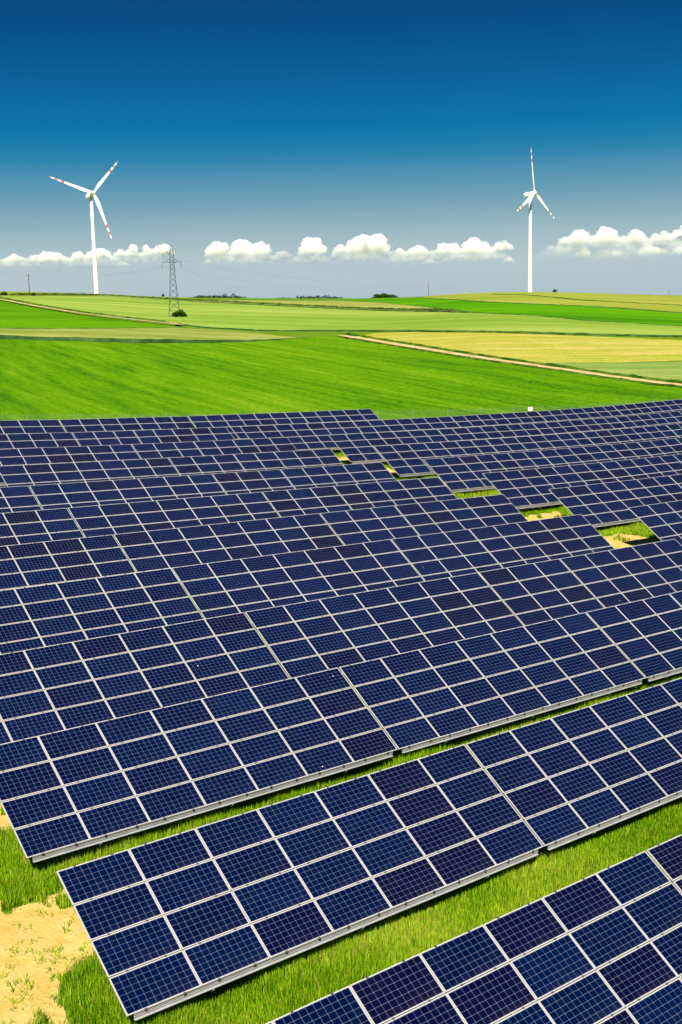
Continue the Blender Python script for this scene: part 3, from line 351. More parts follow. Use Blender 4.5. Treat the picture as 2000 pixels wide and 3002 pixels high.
# ------------------------------------------------------------------ solar tables
def cell_mat():
    m, n, out = new_mat('solar_cell'); p = principled(n, rough=.10, spec=.25)
    oi = n.nodes.new('ShaderNodeObjectInfo'); tcn = n.nodes.new('ShaderNodeTexCoord')
    v = n.nodes.new('ShaderNodeTexVoronoi'); v.feature = 'F1'; v.inputs['Scale'].default_value = 60; n.links.new(tcn.outputs['Object'], v.inputs['Vector'])
    f = noise_tex(n, 4.0, 3, .6, tcn.outputs['Object'])
    c = mixc(n, 1.0, oi.outputs['Color'], ramp_node(n, f, [(.3, (.72, .75, .8)), (.7, (1.25, 1.22, 1.18))]), 'MULTIPLY')
    c = mixc(n, .35, c, mixc(n, 1.0, c, v.outputs['Color'], 'MULTIPLY'))
    sx = n.nodes.new('ShaderNodeSeparateXYZ'); n.links.new(tcn.outputs['Generated'], sx.inputs[0])
    low = ramp_node(n, sx.outputs[1], [(.0, (.22, .22, .22)), (.14, (.02, .02, .02)), (1, (.0, .0, .0))])
    df = noise_tex(n, 1.7, 6, .7, tcn.outputs['Object'])
    dust = math_node(n, 'MULTIPLY', ramp_node(n, df, [(.42, (0, 0, 0)), (.75, (1, 1, 1))]), math_node(n, 'ADD', low, .012))
    c = mixc(n, dust, c, (.075, .068, .058))
    n.links.new(c, p.inputs['Base Color']); n.links.new(ramp_node(n, df, [(.3, (.06, .06, .06)), (.7, (.2, .2, .2))]), p.inputs['Roughness']); n.links.new(p.outputs[0], out.inputs[0]); return m
M_CELL = cell_mat()
M_FRAME = simple_mat('aluminium_frame', (.58, .57, .52), .45, .12, .5, .06, 2.)
M_BACK = simple_mat('white_backsheet', (.145, .18, .29), .25, 0, .5, .04, 2.)
M_RAIL = simple_mat('galvanised_rail', (.46, .48, .48), .5, .2, .5, .14, 1.5)
M_POST = simple_mat('steel_post', (.22, .19, .15), .7, .3, .4, .2, 2.)
M_DARK = simple_mat('dark_clamp', (.12, .12, .12), .5, .5, .5, .1, 8.)
M_BIRD = simple_mat('white_dropping', (.8, .78, .72), .8, 0, .2, .1, 8.)

LP, WP = PW-.02, PH-.02      # panel outer size
def panel_mesh():
    b = MB(); fw = .024; t = .04
    x, y = LP/2, WP/2
    b.cur = 0
    b.box((-x, -y, -t), (x, -y+fw, 0)); b.box((-x, y-fw, -t), (x, y, 0))
    b.box((-x, -y+fw, -t), (-x+fw, y-fw, 0)); b.box((x-fw, -y+fw, -t), (x, y-fw, 0))
    b.cur = 1
    b.box((-x+fw, -y+fw, -.012), (x-fw, y-fw, -.006))
    return b.mesh('panel', M_FRAME, M_BACK)
def cells_mesh():
    b = MB(); fw = .024; m = .008; g = .0065; nx, ny = 10, 6
    X0, Y0 = -LP/2+fw+m, -WP/2+fw+m; cw = (LP-2*fw-2*m)/nx; ch = (WP-2*fw-2*m)/ny; ck = .008
    for i in range(nx):
        for j in range(ny):
            x0, x1, y0, y1 = X0+i*cw+g/2, X0+(i+1)*cw-g/2, Y0+j*ch+g/2, Y0+(j+1)*ch-g/2
            n0 = len(b.v)
            for q in ((x0+ck, y0), (x1-ck, y0), (x1, y0+ck), (x1, y1-ck), (x1-ck, y1), (x0+ck, y1), (x0, y1-ck), (x0, y0+ck)):
                b.v.append((q[0], q[1], -.0035))
            b.f.append(tuple(range(n0, n0+8))); b.m.append(0)
    return b.mesh('cell_grid', M_CELL)
ME_PANEL, ME_CELLS = panel_mesh(), cells_mesh()
_cache = {}
def rail_mesh(cols):
    k = ('rail', cols)
    if k not in _cache:
        b = MB(); L = cols*PW-.02
        b.box((.16, -.035, -.018), (L-.16, .035, 0)); b.box((.16, -.035, -.12), (L-.16, -.022, -.018))
        b.box((.16, -.060, -.138), (L-.16, -.022, -.12)); b.box((.16, -.050, -.075), (L-.16, -.035, -.060))
        _cache[k] = b.mesh('rail', M_RAIL)
    return _cache[k]
def low_rail_mesh(cols):
    k = ('lowrail', cols)
    if k not in _cache:
        b = MB(); L = cols*PW-.02; a, e = .20, L-.20
        Rx = Matrix.Rotation(-BE, 4, 'X')     # the web hangs plumb under the tilted panels
        for q in (((a, -.004, -.17), (e, .012, -.002)), ((a, -.045, -.012), (e, -.004, .0)), ((a, -.052, -.186), (e, .03, -.17)), ((a, -.024, -.115), (e, -.004, -.100)), ((a, -.024, -.07), (e, -.004, -.055))): b.box(*q, M=Rx)
        _cache[k] = b.mesh('low_rail', M_RAIL)
    return _cache[k]
def rafter_mesh():
    if 'raf' not in _cache:
        b = MB(); b.box((-.03, -3.95, -.26), (.03, -.1, -.14)); _cache['raf'] = b.mesh('rafter', M_RAIL)
    return _cache['raf']
def post_mesh(L):
    k = ('post', round(L, 2))
    if k not in _cache:
        b = MB(); b.box((-.06, -.006, -L), (.06, .006, 0)); b.box((-.06, .006, -L), (-.048, .08, 0)); b.box((.048, .006, -L), (.06, .08, 0))
        _cache[k] = b.mesh('post', M_POST)
    return _cache[k]
def bracket_mesh():
    if 'brk' not in _cache:
        b = MB(); b.box((-.04, -.13, -.24), (.04, -.05, -.15)); b.bar((0, -.12, -.20), (0, -.20, -.20), .035, sides=6); b.bar((0, -.19, -.15), (0, -.17, -.29), .055, sides=6)
        _cache['brk'] = b.mesh('bracket', M_RAIL)
    return _cache['brk']
def clamps_mesh(cols):
    k = ('clamp', cols)
    if k not in _cache:
        b = MB()
        for i in range(cols):
            for fx in (.24, .76):
                x = (i+fx)*PW
                for j in range(5):
                    y = -j*PH+(.0 if j else -.012)
                    b.box((x-.035, y-.022, -.03), (x+.035, y+.022, .006)); b.box((x-.010, y-.01, .006), (x+.010, y+.01, .016))
        _cache[k] = b.mesh('clamps', M_DARK)
    return _cache[k]
ORD = ['first', 'second', 'third', 'fourth', 'fifth', 'sixth', 'seventh', 'eighth', 'ninth', 'tenth', 'eleventh', 'twelfth']
BLUE = [(6.667e-05, 0.004133, 0.02933), (6.667e-05, 0.003733, 0.02733), (6.667e-05, 0.0048, 0.03133), (6.667e-05, 0.003333, 0.02533)]
PURP = [(0.001467, 0.002, 0.01867), (0.0009333, 0.002267, 0.02067), (0.001867, 0.002067, 0.01733)]
LIGHTB = [(0.0002, 0.005, 0.03267)]
npanels = 0
def table(row, blk, a, b, label, gi):
    """one table of panels: columns a..b of a row, four panels high"""
    global npanels
    D = ROWD[row]; ub = ROWL[row] if blk == 'L' else ROWR[row]
    cols = b-a; ua = ub+a*PW+gi*TGAP; ue = ua+cols*PW
    dv = Vector((DVX, DVY, 0)); nv = Vector((NVX, NVY, 0))
    pa = dv*ua+nv*D; pa.z = float(row_top(ua, D)); pb = dv*ue+nv*D; pb.z = float(row_top(ue, D))
    al = (pb-pa).normalized()
    dip = -nv*math.cos(BE)-Vector((0, 0, 1))*math.sin(BE); dip = (dip-al*al.dot(dip)).normalized()
    up = -dip; nz = al.cross(up).normalized()
    base = (pa+pb)/2+dip*(2*PH); base.z = gz(base.x, base.y)
    R = Matrix((al, up, nz)).transposed().to_4x4()
    root = link('solar_table', None); root.empty_display_size = .5
    root.matrix_world = Matrix.Translation(base) @ R
    tag(root, label, 'solar table', 'tilted solar tables in parallel rows')
    inv = root.matrix_world.inverted(); o = inv @ pa        # local place of the top left corner
    for i in range(cols):
        for j in range(4):
            p = link('panel', ME_PANEL, root, (o.x+(i+.5)*PW-.01+rnd.uniform(-.002, .002), o.y-(j+.5)*PH, o.z+rnd.uniform(-.003, .003)))
            p.rotation_euler = (rnd.gauss(0, .0025), rnd.gauss(0, .0025), 0)
            c = link('cell_grid', ME_CELLS, p); c['kind'] = 'stuff'
            # batches of browner panels sit together, as delivered
            w = pa+al*((i+.5)*PW)+dip*((j+.5)*PH)
            pn = fbm(np.array(w.x*.16+50), np.array(w.y*.16+w.z*.3), 2); q = rnd.random()
            pr = .02+.55*max(0, (pn-.56)/.3)+(.05 if row >= 5 else 0)
            if row == 0: pr += .3
            if row == 1: pr += .35 if j >= 2 and (a >= 0 or i >= 2) else 0
            pick = PURP if q < pr else (LIGHTB if q > .975 else BLUE)
            base_c = pick[rnd.randrange(len(pick))]; k = rnd.uniform(.92, 1.08)
            c.color = (base_c[0]*k, base_c[1]*k, base_c[2]*k, 1)
            npanels += 1
            if row < 5 and rnd.random() < .03:
                dm = _cache.get('drop')
                if not dm:
                    b_ = MB(); b_.bar((0, 0, -.004), (0, 0, .004), .05, .035, sides=7, w2=.03); dm = _cache['drop'] = b_.mesh('dropping', M_BIRD)
                link('dropping', dm, p, (rnd.uniform(-.9, .9), rnd.uniform(-.4, .4), .0))
    for j in range(3):
        link('rail', rail_mesh(cols), root, (o.x, o.y-(j+.5)*PH, o.z-.042))
    link('low_rail', low_rail_mesh(cols), root, (o.x, o.y-4*PH+.045, o.z-.045))
    tag(link('clamps', clamps_mesh(cols), root, (o.x, o.y, o.z)), kind='stuff')
    nraf = max(2, cols//2)
    Ri = R.inverted()
    for q in range(nraf):
        lx = (q+.5)*cols*PW/nraf
        link('rafter', rafter_mesh(), root, (o.x+lx, o.y, o.z-.05))
        link('bracket', bracket_mesh(), root, (o.x+lx, o.y-4*PH+.10, o.z-.05))
        for dy, L in ((-.75, 3.4), (-3.2, 2.2)):
            pp = link('post', post_mesh(L), root, (o.x+lx+.05, o.y+dy, o.z-.20))
            pp.rotation_euler = Ri.to_euler()
        br = ('brace',)
        if br not in _cache:
            bb = MB(); bb.bar((0, -.9, -1.6), (0, -2.3, -.25), .05); _cache[br] = bb.mesh('brace', M_POST)
        link('brace', _cache[br], root, (o.x+lx+.12, o.y, o.z))
    return root
def spans(row):
    L = {0: [(-7, 0), (0, 7)], 1: [(-7, 0), (0, 7)], 2: [(-7, 0), (0, 7), (7, 10), (10, 15)],
         8: [(0, 7), (7, 10), (10, 15)], 9: [(0, 7), (7, 10), (10, 15)], 10: [(0, 7), (7, 10), (10, 15)],
         11: [(-7, 0), (0, 7), (7, 14), (14, 19)]}.get(row, [(-7, 0), (0, 7), (7, 10), (10, 15)])
    Rr = {4: 1, 5: 2, 6: 2, 7: 3, 8: 4, 9: 4, 10: 5}.get(row, 0)
    return L, [(7*k, 7*k+7) for k in range(Rr)]
for row in range(12):
    L, Rr = spans(row)
    rn = 'front row' if row == 0 else 'rearmost row' if row == 11 else ORD[row]+' row from the front'
    for k, (a, b) in enumerate(L):
        g0 = {-7: 0, 0: 1, 7: 2, 10: 3, 14: 3}[a]-.5-(1 if True else 0)
        g0 = {-7: -.5, 0: .5, 7: 1.5, 10: 2.5, 14: 2.5}[a]
        if len(L) == 2: lab = f'{("left", "right")[k]} solar table of the {rn}, blue four-high panels'
        else: lab = f'{ORD[k]} table from left in the {rn}'+(', left of the aisle' if Rr else ', blue panels')
        table(row, 'L', a, b, lab, g0)
    for k, (a, b) in enumerate(Rr):
        lab = f'{ORD[k]} solar table right of the sandy aisle in the {rn}'
        table(row, 'R', a, b, lab, k)
print('panels', npanels)

# ------------------------------------------------------------------ grass between the rows
def leaf_mat(name, dark, mid, light, trans=.45):
    m, n, out = new_mat(name)
    at = n.nodes.new('ShaderNodeAttribute'); at.attribute_name = 'tint'
    c = ramp_node(n, at.outputs['Fac'], [(0, dark), (.45, mid), (.85, light), (1, (0.3667, 0.3067, 0.05333))])
    d = n.nodes.new('ShaderNodeBsdfDiffuse'); t = n.nodes.new('ShaderNodeBsdfTranslucent'); mx = n.nodes.new('ShaderNodeMixShader'); mx.inputs[0].default_value = trans
    n.links.new(c, d.inputs[0]); n.links.new(c, t.inputs[0]); n.links.new(d.outputs[0], mx.inputs[1]); n.links.new(t.outputs[0], mx.inputs[2])
    n.links.new(mx.outputs[0], out.inputs[0]); return m
M_GRASS = leaf_mat('grass_blade', (0.06, 0.18, 0.001333), (0.2267, 0.42, 0.004), (0.4267, 0.56, 0.04))
def in_view(P, mx=.12, my=.12):
    zc = P @ fwd; a = FPX*(P @ RGT)/zc; b = FPX*(P @ UPV)/zc
    return (np.abs(a) < 1000*(1+mx)) & (np.abs(b) < 1501*(1+my))
def blades(x, y, h, w, lean, tint):
    n = len(x); z = ground(x, y)-.03
    ph = rng.random(n)*2*np.pi; lx = np.cos(ph)*lean*h; ly = np.sin(ph)*lean*h
    th = rng.random(n)*2*np.pi; wx = np.cos(th)*w/2; wy = np.sin(th)*w/2
    V = np.empty((n, 5, 3), np.float32)
    V[:, 0] = np.stack([x-wx*.7, y-wy*.7, z], -1); V[:, 1] = np.stack([x+wx*.7, y+wy*.7, z], -1)
    V[:, 2] = np.stack([x+wx+lx*.35, y+wy+ly*.35, z+h*.6], -1); V[:, 3] = np.stack([x-wx+lx*.35, y-wy+ly*.35, z+h*.6], -1)
    V[:, 4] = np.stack([x+lx, y+ly, z+h], -1)
    b = (np.arange(n)*5)[:, None]
    F = np.concatenate([b+[0, 1, 2, 3], b+[3, 2, 4]], 1).ravel()
    S = np.tile([4, 3], n)
    return V.reshape(-1, 3), F, S, np.repeat(tint, 5)
def scatter(name, n, u0, u1, d0, d1, label, hs=(.26, .54), w=.020, lim=.5, lean=.14):
    u = rng.uniform(u0, u1, n); D = rng.uniform(d0, d1, n)
    x = u*DVX+D*NVX; y = u*DVY+D*NVY
    keep = (grass_cover(x, y) > lim+rng.uniform(-.42, .45, n))
    P = np.stack([x, y, ground(x, y)], -1); keep &= in_view(P)
    x, y = x[keep], y[keep]; m = len(x)
    hn = fbm(x*.45+3, y*.45, 3); tn = fbm(x*.3, y*.3+40, 3)
    h = (hs[0]+(hs[1]-hs[0])*np.clip((hn-.25)/.5, 0, 1))*rng.uniform(.6, 1.15, m)*np.clip(.45+.55*grass_cover(x, y), 0, 1)
    tint = np.clip(.05+.9*(tn-.15)+rng.normal(0, .28, m), 0, .93); tint = np.where(rng.random(m) < .04+.10*(tn > .56), rng.uniform(.93, 1, m), tint)
    V, F, S, T = blades(x, y, h, w*rng.uniform(.6, 1.4, m), lean*rng.uniform(.2, 1.8, m), tint)
    me = mesh_np(name, V, F, S, [M_GRASS], attrs={'tint': T})
    tag(link(name, me), label, kind='stuff'); print(name, m)
def lane(k):   # strip of ground between row k and row k+1 (with the first metre under the next table)
    return ROWD[k]-.6, ROWD[k+1]-3.4+.45
d0, d1 = lane(0); scatter('grass', 190000, 7, 46, d0, d1, 'tall bright grass strip between the front row and second row')
d0, d1 = lane(1); scatter('grass', 190000, 5, 52, d0, d1, 'bright grass strip between the second row and third row', (.30, .56), .020)
scatter('grass', 46000, 5, 13.5, 20, 27, 'grass patch at the lower left corner beside the sand', (.25, .45), .016)
for k in range(2, 10):
    d0, d1 = lane(k)[0], lane(k)[1]-.2; uc = (ROWL[k]+ROWL[k+1])/2+15*PW+2
    scatter('grass', 42000, uc-6.5, uc+14, d0-1.4, d1+.1, f'grass in the aisle opening behind the {ORD[k]} row', (.3, .6), .035+.002*k)
scatter('grass', 50000, 7, 14.5, 27.5, 37, 'grass patch left of the third row at the left edge', (.25, .45), .018)
d0, d1 = lane(2); scatter('grass', 30000, 14, 28, d0, d1, 'grass behind the left end of the third row', (.3, .5), .025)

# sparse tufts on the bare sand
def tufts():
    pts = []
    for _ in range(900):
        u = rnd.uniform(3, 14); D = rnd.uniform(14, 33)
        x = u*DVX+D*NVX; y = u*DVY+D*NVY
        if grass_cover(np.array(x), np.array(y)) < .5: pts.append((x, y, rnd.choice([1, 2, 3, 3, 5, 22 if rnd.random() < .25 else 4])))
    X = []; Y = []; Hh = []
    for x, y, c in pts:
        r = .03+.012*c
        for _ in range(c*3):
            X.append(x+rnd.gauss(0, r)); Y.append(y+rnd.gauss(0, r)); Hh.append(rnd.uniform(.08, .16)+.009*c)
    X, Y, Hh = map(np.array, (X, Y, Hh)); n = len(X)
    V, F, S, T = blades(X, Y, Hh, np.full(n, .02), rng.uniform(.2, 1.4, n), rng.uniform(.1, .8, n))
    tag(link('weed_tufts', mesh_np('weed_tufts', V, F, S, [M_GRASS], attrs={'tint': T})), 'scattered green weed tufts on the bare sand at lower left', kind='stuff')
tufts()

# ------------------------------------------------------------------ fence with sign
M_FPOST = simple_mat('fence_steel', (.30, .34, .32), .6, .3, .4, .1, 3.)
M_SIGN = simple_mat('white_sign', (.8, .8, .78), .5, 0, .4, .04, 3.)
def fence():
    p = resample(FJ['paths']['fence'], 1.0); root = link('mesh_fence', None, loc=(p[0][0], p[0][1], gz(*p[0])))
    tag(root, 'thin grey wire mesh fence behind the rear rows of panels', 'fence'); O = Vector(root.location)
    q = resample(FJ['paths']['fence'], 2.5); q = [Vector((a, b, gz(a, b))) for a, b in q]
    pb = MB(); pb.bar((0, 0, -.2), (0, 0, 1.9), .06, sides=6); pm = pb.mesh('post', M_FPOST)
    for v in q[::2]: link('post', pm, root, v-O)
    for a in range(0, len(q)-2, 2):
        b = MB()
        for h in np.arange(.1, 1.85, .22):
            for k in (0, 1): b.bar(q[a+k]+Vector((0, 0, h))-O, q[a+k+1]+Vector((0, 0, h))-O, .008)
        for k in (0, 1):
            for t in np.arange(0, 1, .12):
                v = q[a+k].lerp(q[a+k+1], t)-O; b.bar(v+Vector((0, 0, .1)), v+Vector((0, 0, 1.84)), .008)
        b.build('wire_mesh', M_FPOST, root)
fence()
def at(X, Y, d):
    v = fwd+RGT*(X-1000)/FPX-UPV*(Y-1501)/FPX; return v*(d/math.hypot(v[0], v[1]))
sg = at(1555, 1198.5, 150.8); b = MB(); b.box((-.31, -.02, -.22), (.31, .02, .22)); b.box((-.02, .02, -.9), (.02, .05, .2))
s = b.build('notice_board', M_SIGN, loc=Vector(sg)); s.rotation_euler = (0, 0, .35)
tag(s, 'small blank white board on the wire fence behind the right rows', 'sign')

# ------------------------------------------------------------------ wind turbines
M_WHITE = simple_mat('turbine_white', (.78, .78, .76), .4, 0, .4, .03, .1)
M_RED = simple_mat('signal_red', (.60, .19, .13), .5, 0, .4, .06, .5)
M_NAVY = simple_mat('navy_stripe', (.03, .035, .07), .5, 0, .4, .05, .5)
def blade_mesh(L):
    st = np.array([0, .02, .05, .09, .14, .19, .25, .32, .40, .48, .56, .653, .654, .727, .728, .80, .801, .87, .871, .94, .941, .975, .992, 1.0])
    ch = np.interp(st, [0, .05, .12, .2, .35, .6, .85, .97, 1.0], [2.2, 2.2, 3.2, 3.9, 3.2, 2.2, 1.5, 1.0, .25])
    tk = np.interp(st, [0, .05, .12, .2, .4, .8, 1.0], [2.2, 2.1, 1.6, 1.1, .65, .3, .08])
    off = np.interp(st, [0, .05, .2, 1.0], [0, 0, -.75, -.2]); tw = np.interp(st, [0, .1, .3, 1.0], [.5, .42, .2, .0])
    bend = -2.0*st**2
    V = []; F = []; Mi = []; K = 14
    for s_, c_, t_, o_, w_, b_ in zip(st, ch, tk, off, tw, bend):
        for k in range(K):
            a = 2*math.pi*k/K; x = math.cos(a)*c_/2; y = math.sin(a)*t_/2*(1 if s_ < .06 else (.55+.45*math.cos(a)))
            x += o_*.6
            V.append((x*math.cos(w_)-y*math.sin(w_), x*math.sin(w_)+y*math.cos(w_)+b_*.0, s_*L))
    for i in range(len(st)-1):
        m = (st[i]+st[i+1])/2; red = (.6535 < m < .7275) or (.8005 < m < .8705) or m > .9405
        for k in range(K):
            k2 = (k+1) % K; F.append((i*K+k, i*K+k2, (i+1)*K+k2, (i+1)*K+k)); Mi.append(1 if red else 0)
    F.append(tuple((len(st)-1)*K+k for k in range(K))); Mi.append(1)
    me = bpy.data.meshes.new('blade'); me.from_pydata(V, [], F); me.materials.append(M_WHITE); me.materials.append(M_RED)
    me.polygons.foreach_set('material_index', Mi); me.polygons.foreach_set('use_smooth', [True]*len(F)); me.update(); return me
def lathe(name, prof, mat, K=28, smooth=True):
    V = [(math.cos(2*math.pi*k/K)*r, math.sin(2*math.pi*k/K)*r, z) for r, z in prof for k in range(K)]
    F = [(i*K+k, i*K+(k+1) % K, (i+1)*K+(k+1) % K, (i+1)*K+k) for i in range(len(prof)-1) for k in range(K)]
    F.append(tuple(reversed(range(K)))); F.append(tuple((len(prof)-1)*K+k for k in range(K)))
    me = bpy.data.meshes.new(name); me.from_pydata(V, [], F); me.materials.append(mat)
    me.polygons.foreach_set('use_smooth', [len(f) == 4 for f in F]); me.update(); return me
def turbine(hub, psi, tilt, phi, label, stripe):
    hub = Vector(hub); al = math.atan2(hub.x, hub.y)
    fx = Vector((-math.sin(al), -math.cos(al), 0)); hx = Vector((math.cos(al), -math.sin(al), 0))
    axis0 = fx*math.cos(psi)+hx*math.sin(psi); h = hx*math.cos(psi)-fx*math.sin(psi)
    axis = axis0*math.cos(tilt)+Vector((0, 0, 1))*math.sin(tilt); v = Vector((0, 0, 1))*math.cos(tilt)-axis0*math.sin(tilt)
    top = hub-axis*4.6; bz = gz(top.x, top.y)
    root = link('wind_turbine', None, loc=(top.x, top.y, bz)); O = Vector(root.location); tag(root, label, 'wind turbine', 'white wind turbines on the skyline')
    H = top.z-1.9-bz
    link('tower', lathe('tower', [(2.15, -3), (2.1, 0), (1.95, H*.25), (1.72, H*.5), (1.48, H*.75), (1.28, H)], M_WHITE), root)
    R = Matrix((h, -axis, v)).transposed().to_4x4()     # local x = in-plane right, y = towards the tail, z = in-plane up
    # nacelle: rounded box with a tapering tail
    b = MB(); K = 16; prof = [(1.5, 1.55, 1.6, 0), (2.2, 1.75, 1.85, 0), (3.2, 1.8, 1.95, 0), (9.6, 1.75, 1.9, .05), (10.9, 1.6, 1.75, .1), (11.3, 1.3, 1.4, .1)]
    for yy, wx_, hz_, oz in prof:
        for k in range(K):
            a = 2*math.pi*(k+.5)/K; ca, sa = math.cos(a), math.sin(a); e = .45
            b.v.append((wx_*math.copysign(abs(ca)**e, ca), yy, oz+hz_*math.copysign(abs(sa)**e, sa)))
    for i in range(len(prof)-1):
        for k in range(K): b.f.append((i*K+k, i*K+(k+1) % K, (i+1)*K+(k+1) % K, (i+1)*K+k)); b.m.append(0)
    b.f.append(tuple(range(K))); b.m.append(0); b.f.append(tuple((len(prof)-1)*K+k for k in reversed(range(K)))); b.m.append(0)
    nac = b.build('nacelle', M_WHITE, root, hub-O); nac.rotation_euler = R.to_euler()
    if stripe:
        for sx in (-1, 1):
            b = MB(); b.box((sx*1.80-.03, 2.6, -.15), (sx*1.80+.03, 6.4, .45)); b.box((sx*1.80-.03, 9.0, -.15), (sx*1.80+.03, 10.6, .40)); b.build('stripe', M_NAVY, nac)
    b = MB(); b.bar((0, 9.4, 1.8), (0, 9.4, 3.6), .12, sides=6); b.box((-.5, 9.3, 3.0), (.5, 9.5, 3.1)); b.build('wind_vane', M_WHITE, nac)
    hb = link('hub', lathe('hub', [(1.55, -1.6), (1.75, -.6), (1.7, .6), (1.35, 1.5), (.8, 2.1), (.15, 2.4)], M_WHITE, 20), root, hub-O)
    hb.rotation_euler = (Matrix((h, v, axis)).transposed()).to_euler()
    bm = blade_mesh(45.)
    for k in range(3):
        f = phi+k*2*math.pi/3; z = v*math.cos(f)+h*math.sin(f); x = h*math.cos(f)-v*math.sin(f); y = z.cross(x)
        bl = link('blade', bm, root, hub-O); bl.rotation_euler = Matrix((x, y, z)).transposed().to_euler()
    return root
turbine(at(274.5, 565.5, 1140), math.radians(33), math.radians(14), math.radians(47), 'left white wind turbine with red-banded blades, beside the lattice pylon', False)
turbine(at(1567.5, 565.6, 1228), math.radians(61), math.radians(7.4), math.radians(3.7), 'right white wind turbine turned sideways on the hill, dark stripe on nacelle', True)

# ------------------------------------------------------------------ lattice pylon, poles and wires
M_PYLON = simple_mat('pylon_paint', (.045, .105, .10), .6, .3, .4, .2, 2.)
M_WOOD = simple_mat('pole_wood', (.11, .09, .07), .85, 0, .2, .2, 2.)
M_WIRE = simple_mat('wire', (.25, .27, .28), .5, .3, .4, .05, 1.)
def pylon(base):
    x, y = base; z = gz(x, y); root = link('lattice_pylon', None, loc=(x, y, z)); root.rotation_euler = (0, 0, math.radians(8))
    tag(root, 'tall dark green lattice electricity pylon standing in the pale field', 'pylon')
    lv = [(-.6, 2.3), (0, 2.25), (3.2, 1.98), (6.2, 1.74), (9.0, 1.52), (11.6, 1.32), (14.0, 1.16), (16.2, 1.03), (18.2, .93), (20.0, .86), (21.7, .80), (23.1, .78), (24.5, .76), (25.9, .72), (27.2, .42), (28.7, .06)]
    cs = [(-1, -1), (1, -1), (1, 1), (-1, 1)]
    for sx, sy in cs:
        b = MB()
        for (h0, w0), (h1, w1) in zip(lv, lv[1:]): b.bar((sx*w0, sy*w0, h0), (sx*w1, sy*w1, h1), .24)
        b.build('leg', M_PYLON, root)
    for i, ((h0, w0), (h1, w1)) in enumerate(zip(lv[1:], lv[2:])):
        for k in range(4):
            a, c = cs[k], cs[(k+1) % 4]
            if i < 13:
                b = MB(); b.bar((a[0]*w0, a[1]*w0, h0), (c[0]*w1, c[1]*w1, h1), .17); b.build('brace', M_PYLON, root)
                if i < 9: b = MB(); b.bar((c[0]*w0, c[1]*w0, h0), (a[0]*w1, a[1]*w1, h1), .17); b.build('brace', M_PYLON, root)
            if i in (0, 9, 12): b = MB(); b.bar((a[0]*w0, a[1]*w0, h0), (c[0]*w0, c[1]*w0, h0), .11); b.build('girt', M_PYLON, root)
    def arm(sx, z0, L, w):
        b = MB(); tip = Vector((sx*(L+w), 0, z0+.1))
        for sy in (-1, 1): b.bar((sx*w, sy*w, z0), tip, .11); b.bar((sx*w, sy*w, z0+1.25), tip, .10); b.bar((sx*w, sy*w, z0), (sx*(w+L*.5), sy*w*.5, z0+.65), .07)
        b.bar((sx*(w+L*.5), w*.5, z0+.05), (sx*(w+L*.5), -w*.5, z0+.05), .07)
        a = b.build('crossarm', M_PYLON, root)
        b = MB(); b.bar(tip, tip-Vector((0, 0, 1.8)), .14, sides=6); b.box((tip.x-.25, -.08, tip.z-1.9), (tip.x+.25, .08, tip.z-1.8)); b.build('insulator', M_PYLON, a)
    arm(-1, 21.7, 3.3, .8); arm(1, 21.7, 2.9, .8); arm(-1, 25.3, 2.6, .75)
pylon((-64.98, 492.98))
def pole(x, y, top, label, arm=1.6, r=.16):
    z = gz(x, y); root = link('utility_pole', None, loc=(x, y, z)); tag(root, label, 'utility pole', 'far utility poles')
    b = MB(); b.bar((0, 0, -.5), (0, 0, top-z), r*2, sides=8, w2=r*1.4); b.build('shaft', M_WOOD, root)
    if arm:
        b = MB(); b.bar((-arm/2, 0, top-z-.9), (arm/2, 0, top-z-.9), .16)
        a = b.build('crossarm', M_WOOD, root)
        for s_ in (-.8, .8):
            c = MB(); c.bar((s_*arm/2, 0, top-z-.85), (s_*arm/2, 0, top-z-.35), .14, sides=6); c.build('insulator', M_WOOD, a)
pole(-197.3, 793.9, 18.2, 'wooden utility pole with insulators on the ridge at far left', 2.2, .28)
pole(86.4, 1146.8, 10.4, 'thin bare pole on the horizon right of the round tree clump', 0, .25)
pole(329.7, 1216.1, -2.0, 'small pole with crossarm on the skyline at far right', 2.6, .22)
pole(312.7, 1220.6, -5.2, 'tiny pole stub on the skyline left of the far right pole', 2.0, .22)
def mast():
    p = at(1366, 851, 1245); z = gz(p[0], p[1]); root = link('marker_mast', None, loc=(p[0], p[1], z)); tag(root, 'tiny red and white marker mast on the skyline', 'mast')
    H = p[2]-z
    for k in range(4):
        b = MB(); b.bar((0, 0, H*k/4-(.4 if k == 0 else 0)), (0, 0, H*(k+1)/4), .5, sides=8); b.build('band', (M_RED, M_WHITE)[k % 2], root)
    b = MB(); b.box((-.9, -.3, H*.75), (.9, .3, H*.75+.6)); b.build('lamp_box', M_RED, root)
mast()
WIRES = [('lower left power wire running from the pylon to the frame edge', [[-68.8, 492.4, 13.3], [-104.3, 458.3, 8.05], [-142.85, 416.2, 9.46]]),
         ('middle left power wire running from the pylon to the frame edge', [[-61.4, 493.4, 13.3], [-99.4, 459.4, 9.44], [-142.66, 416.2, 11.94]]),
         ('upper left power wire running from the pylon to the frame edge', [[-68.2, 492.5, 16.9], [-100.5, 459.1, 11.7], [-142.71, 416.2, 11.37]]),
         ('lowest power wire falling from the pylon towards the far pole', [[-61.4, 493.4, 13.3], [-27.6, 799.5, 1.48], [88.5, 1176.7, -2.81]]),
         ('middle power wire falling from the pylon towards the far pole', [[-68.8, 492.4, 13.3], [-18.6, 799.8, 5.62], [88.55, 1176.7, 2.33]]),
         ('upper power wire falling from the pylon towards the far pole', [[-68.2, 492.5, 16.9], [3.6, 800, 8.15], [88.6, 1176.7, 8.74]]),
         ('long faint power wire crossing the sky behind the right turbine', [[-64.98, 493, 19.5], [101.5, 642, 7.88], [287.1, 853, 10.82]])]
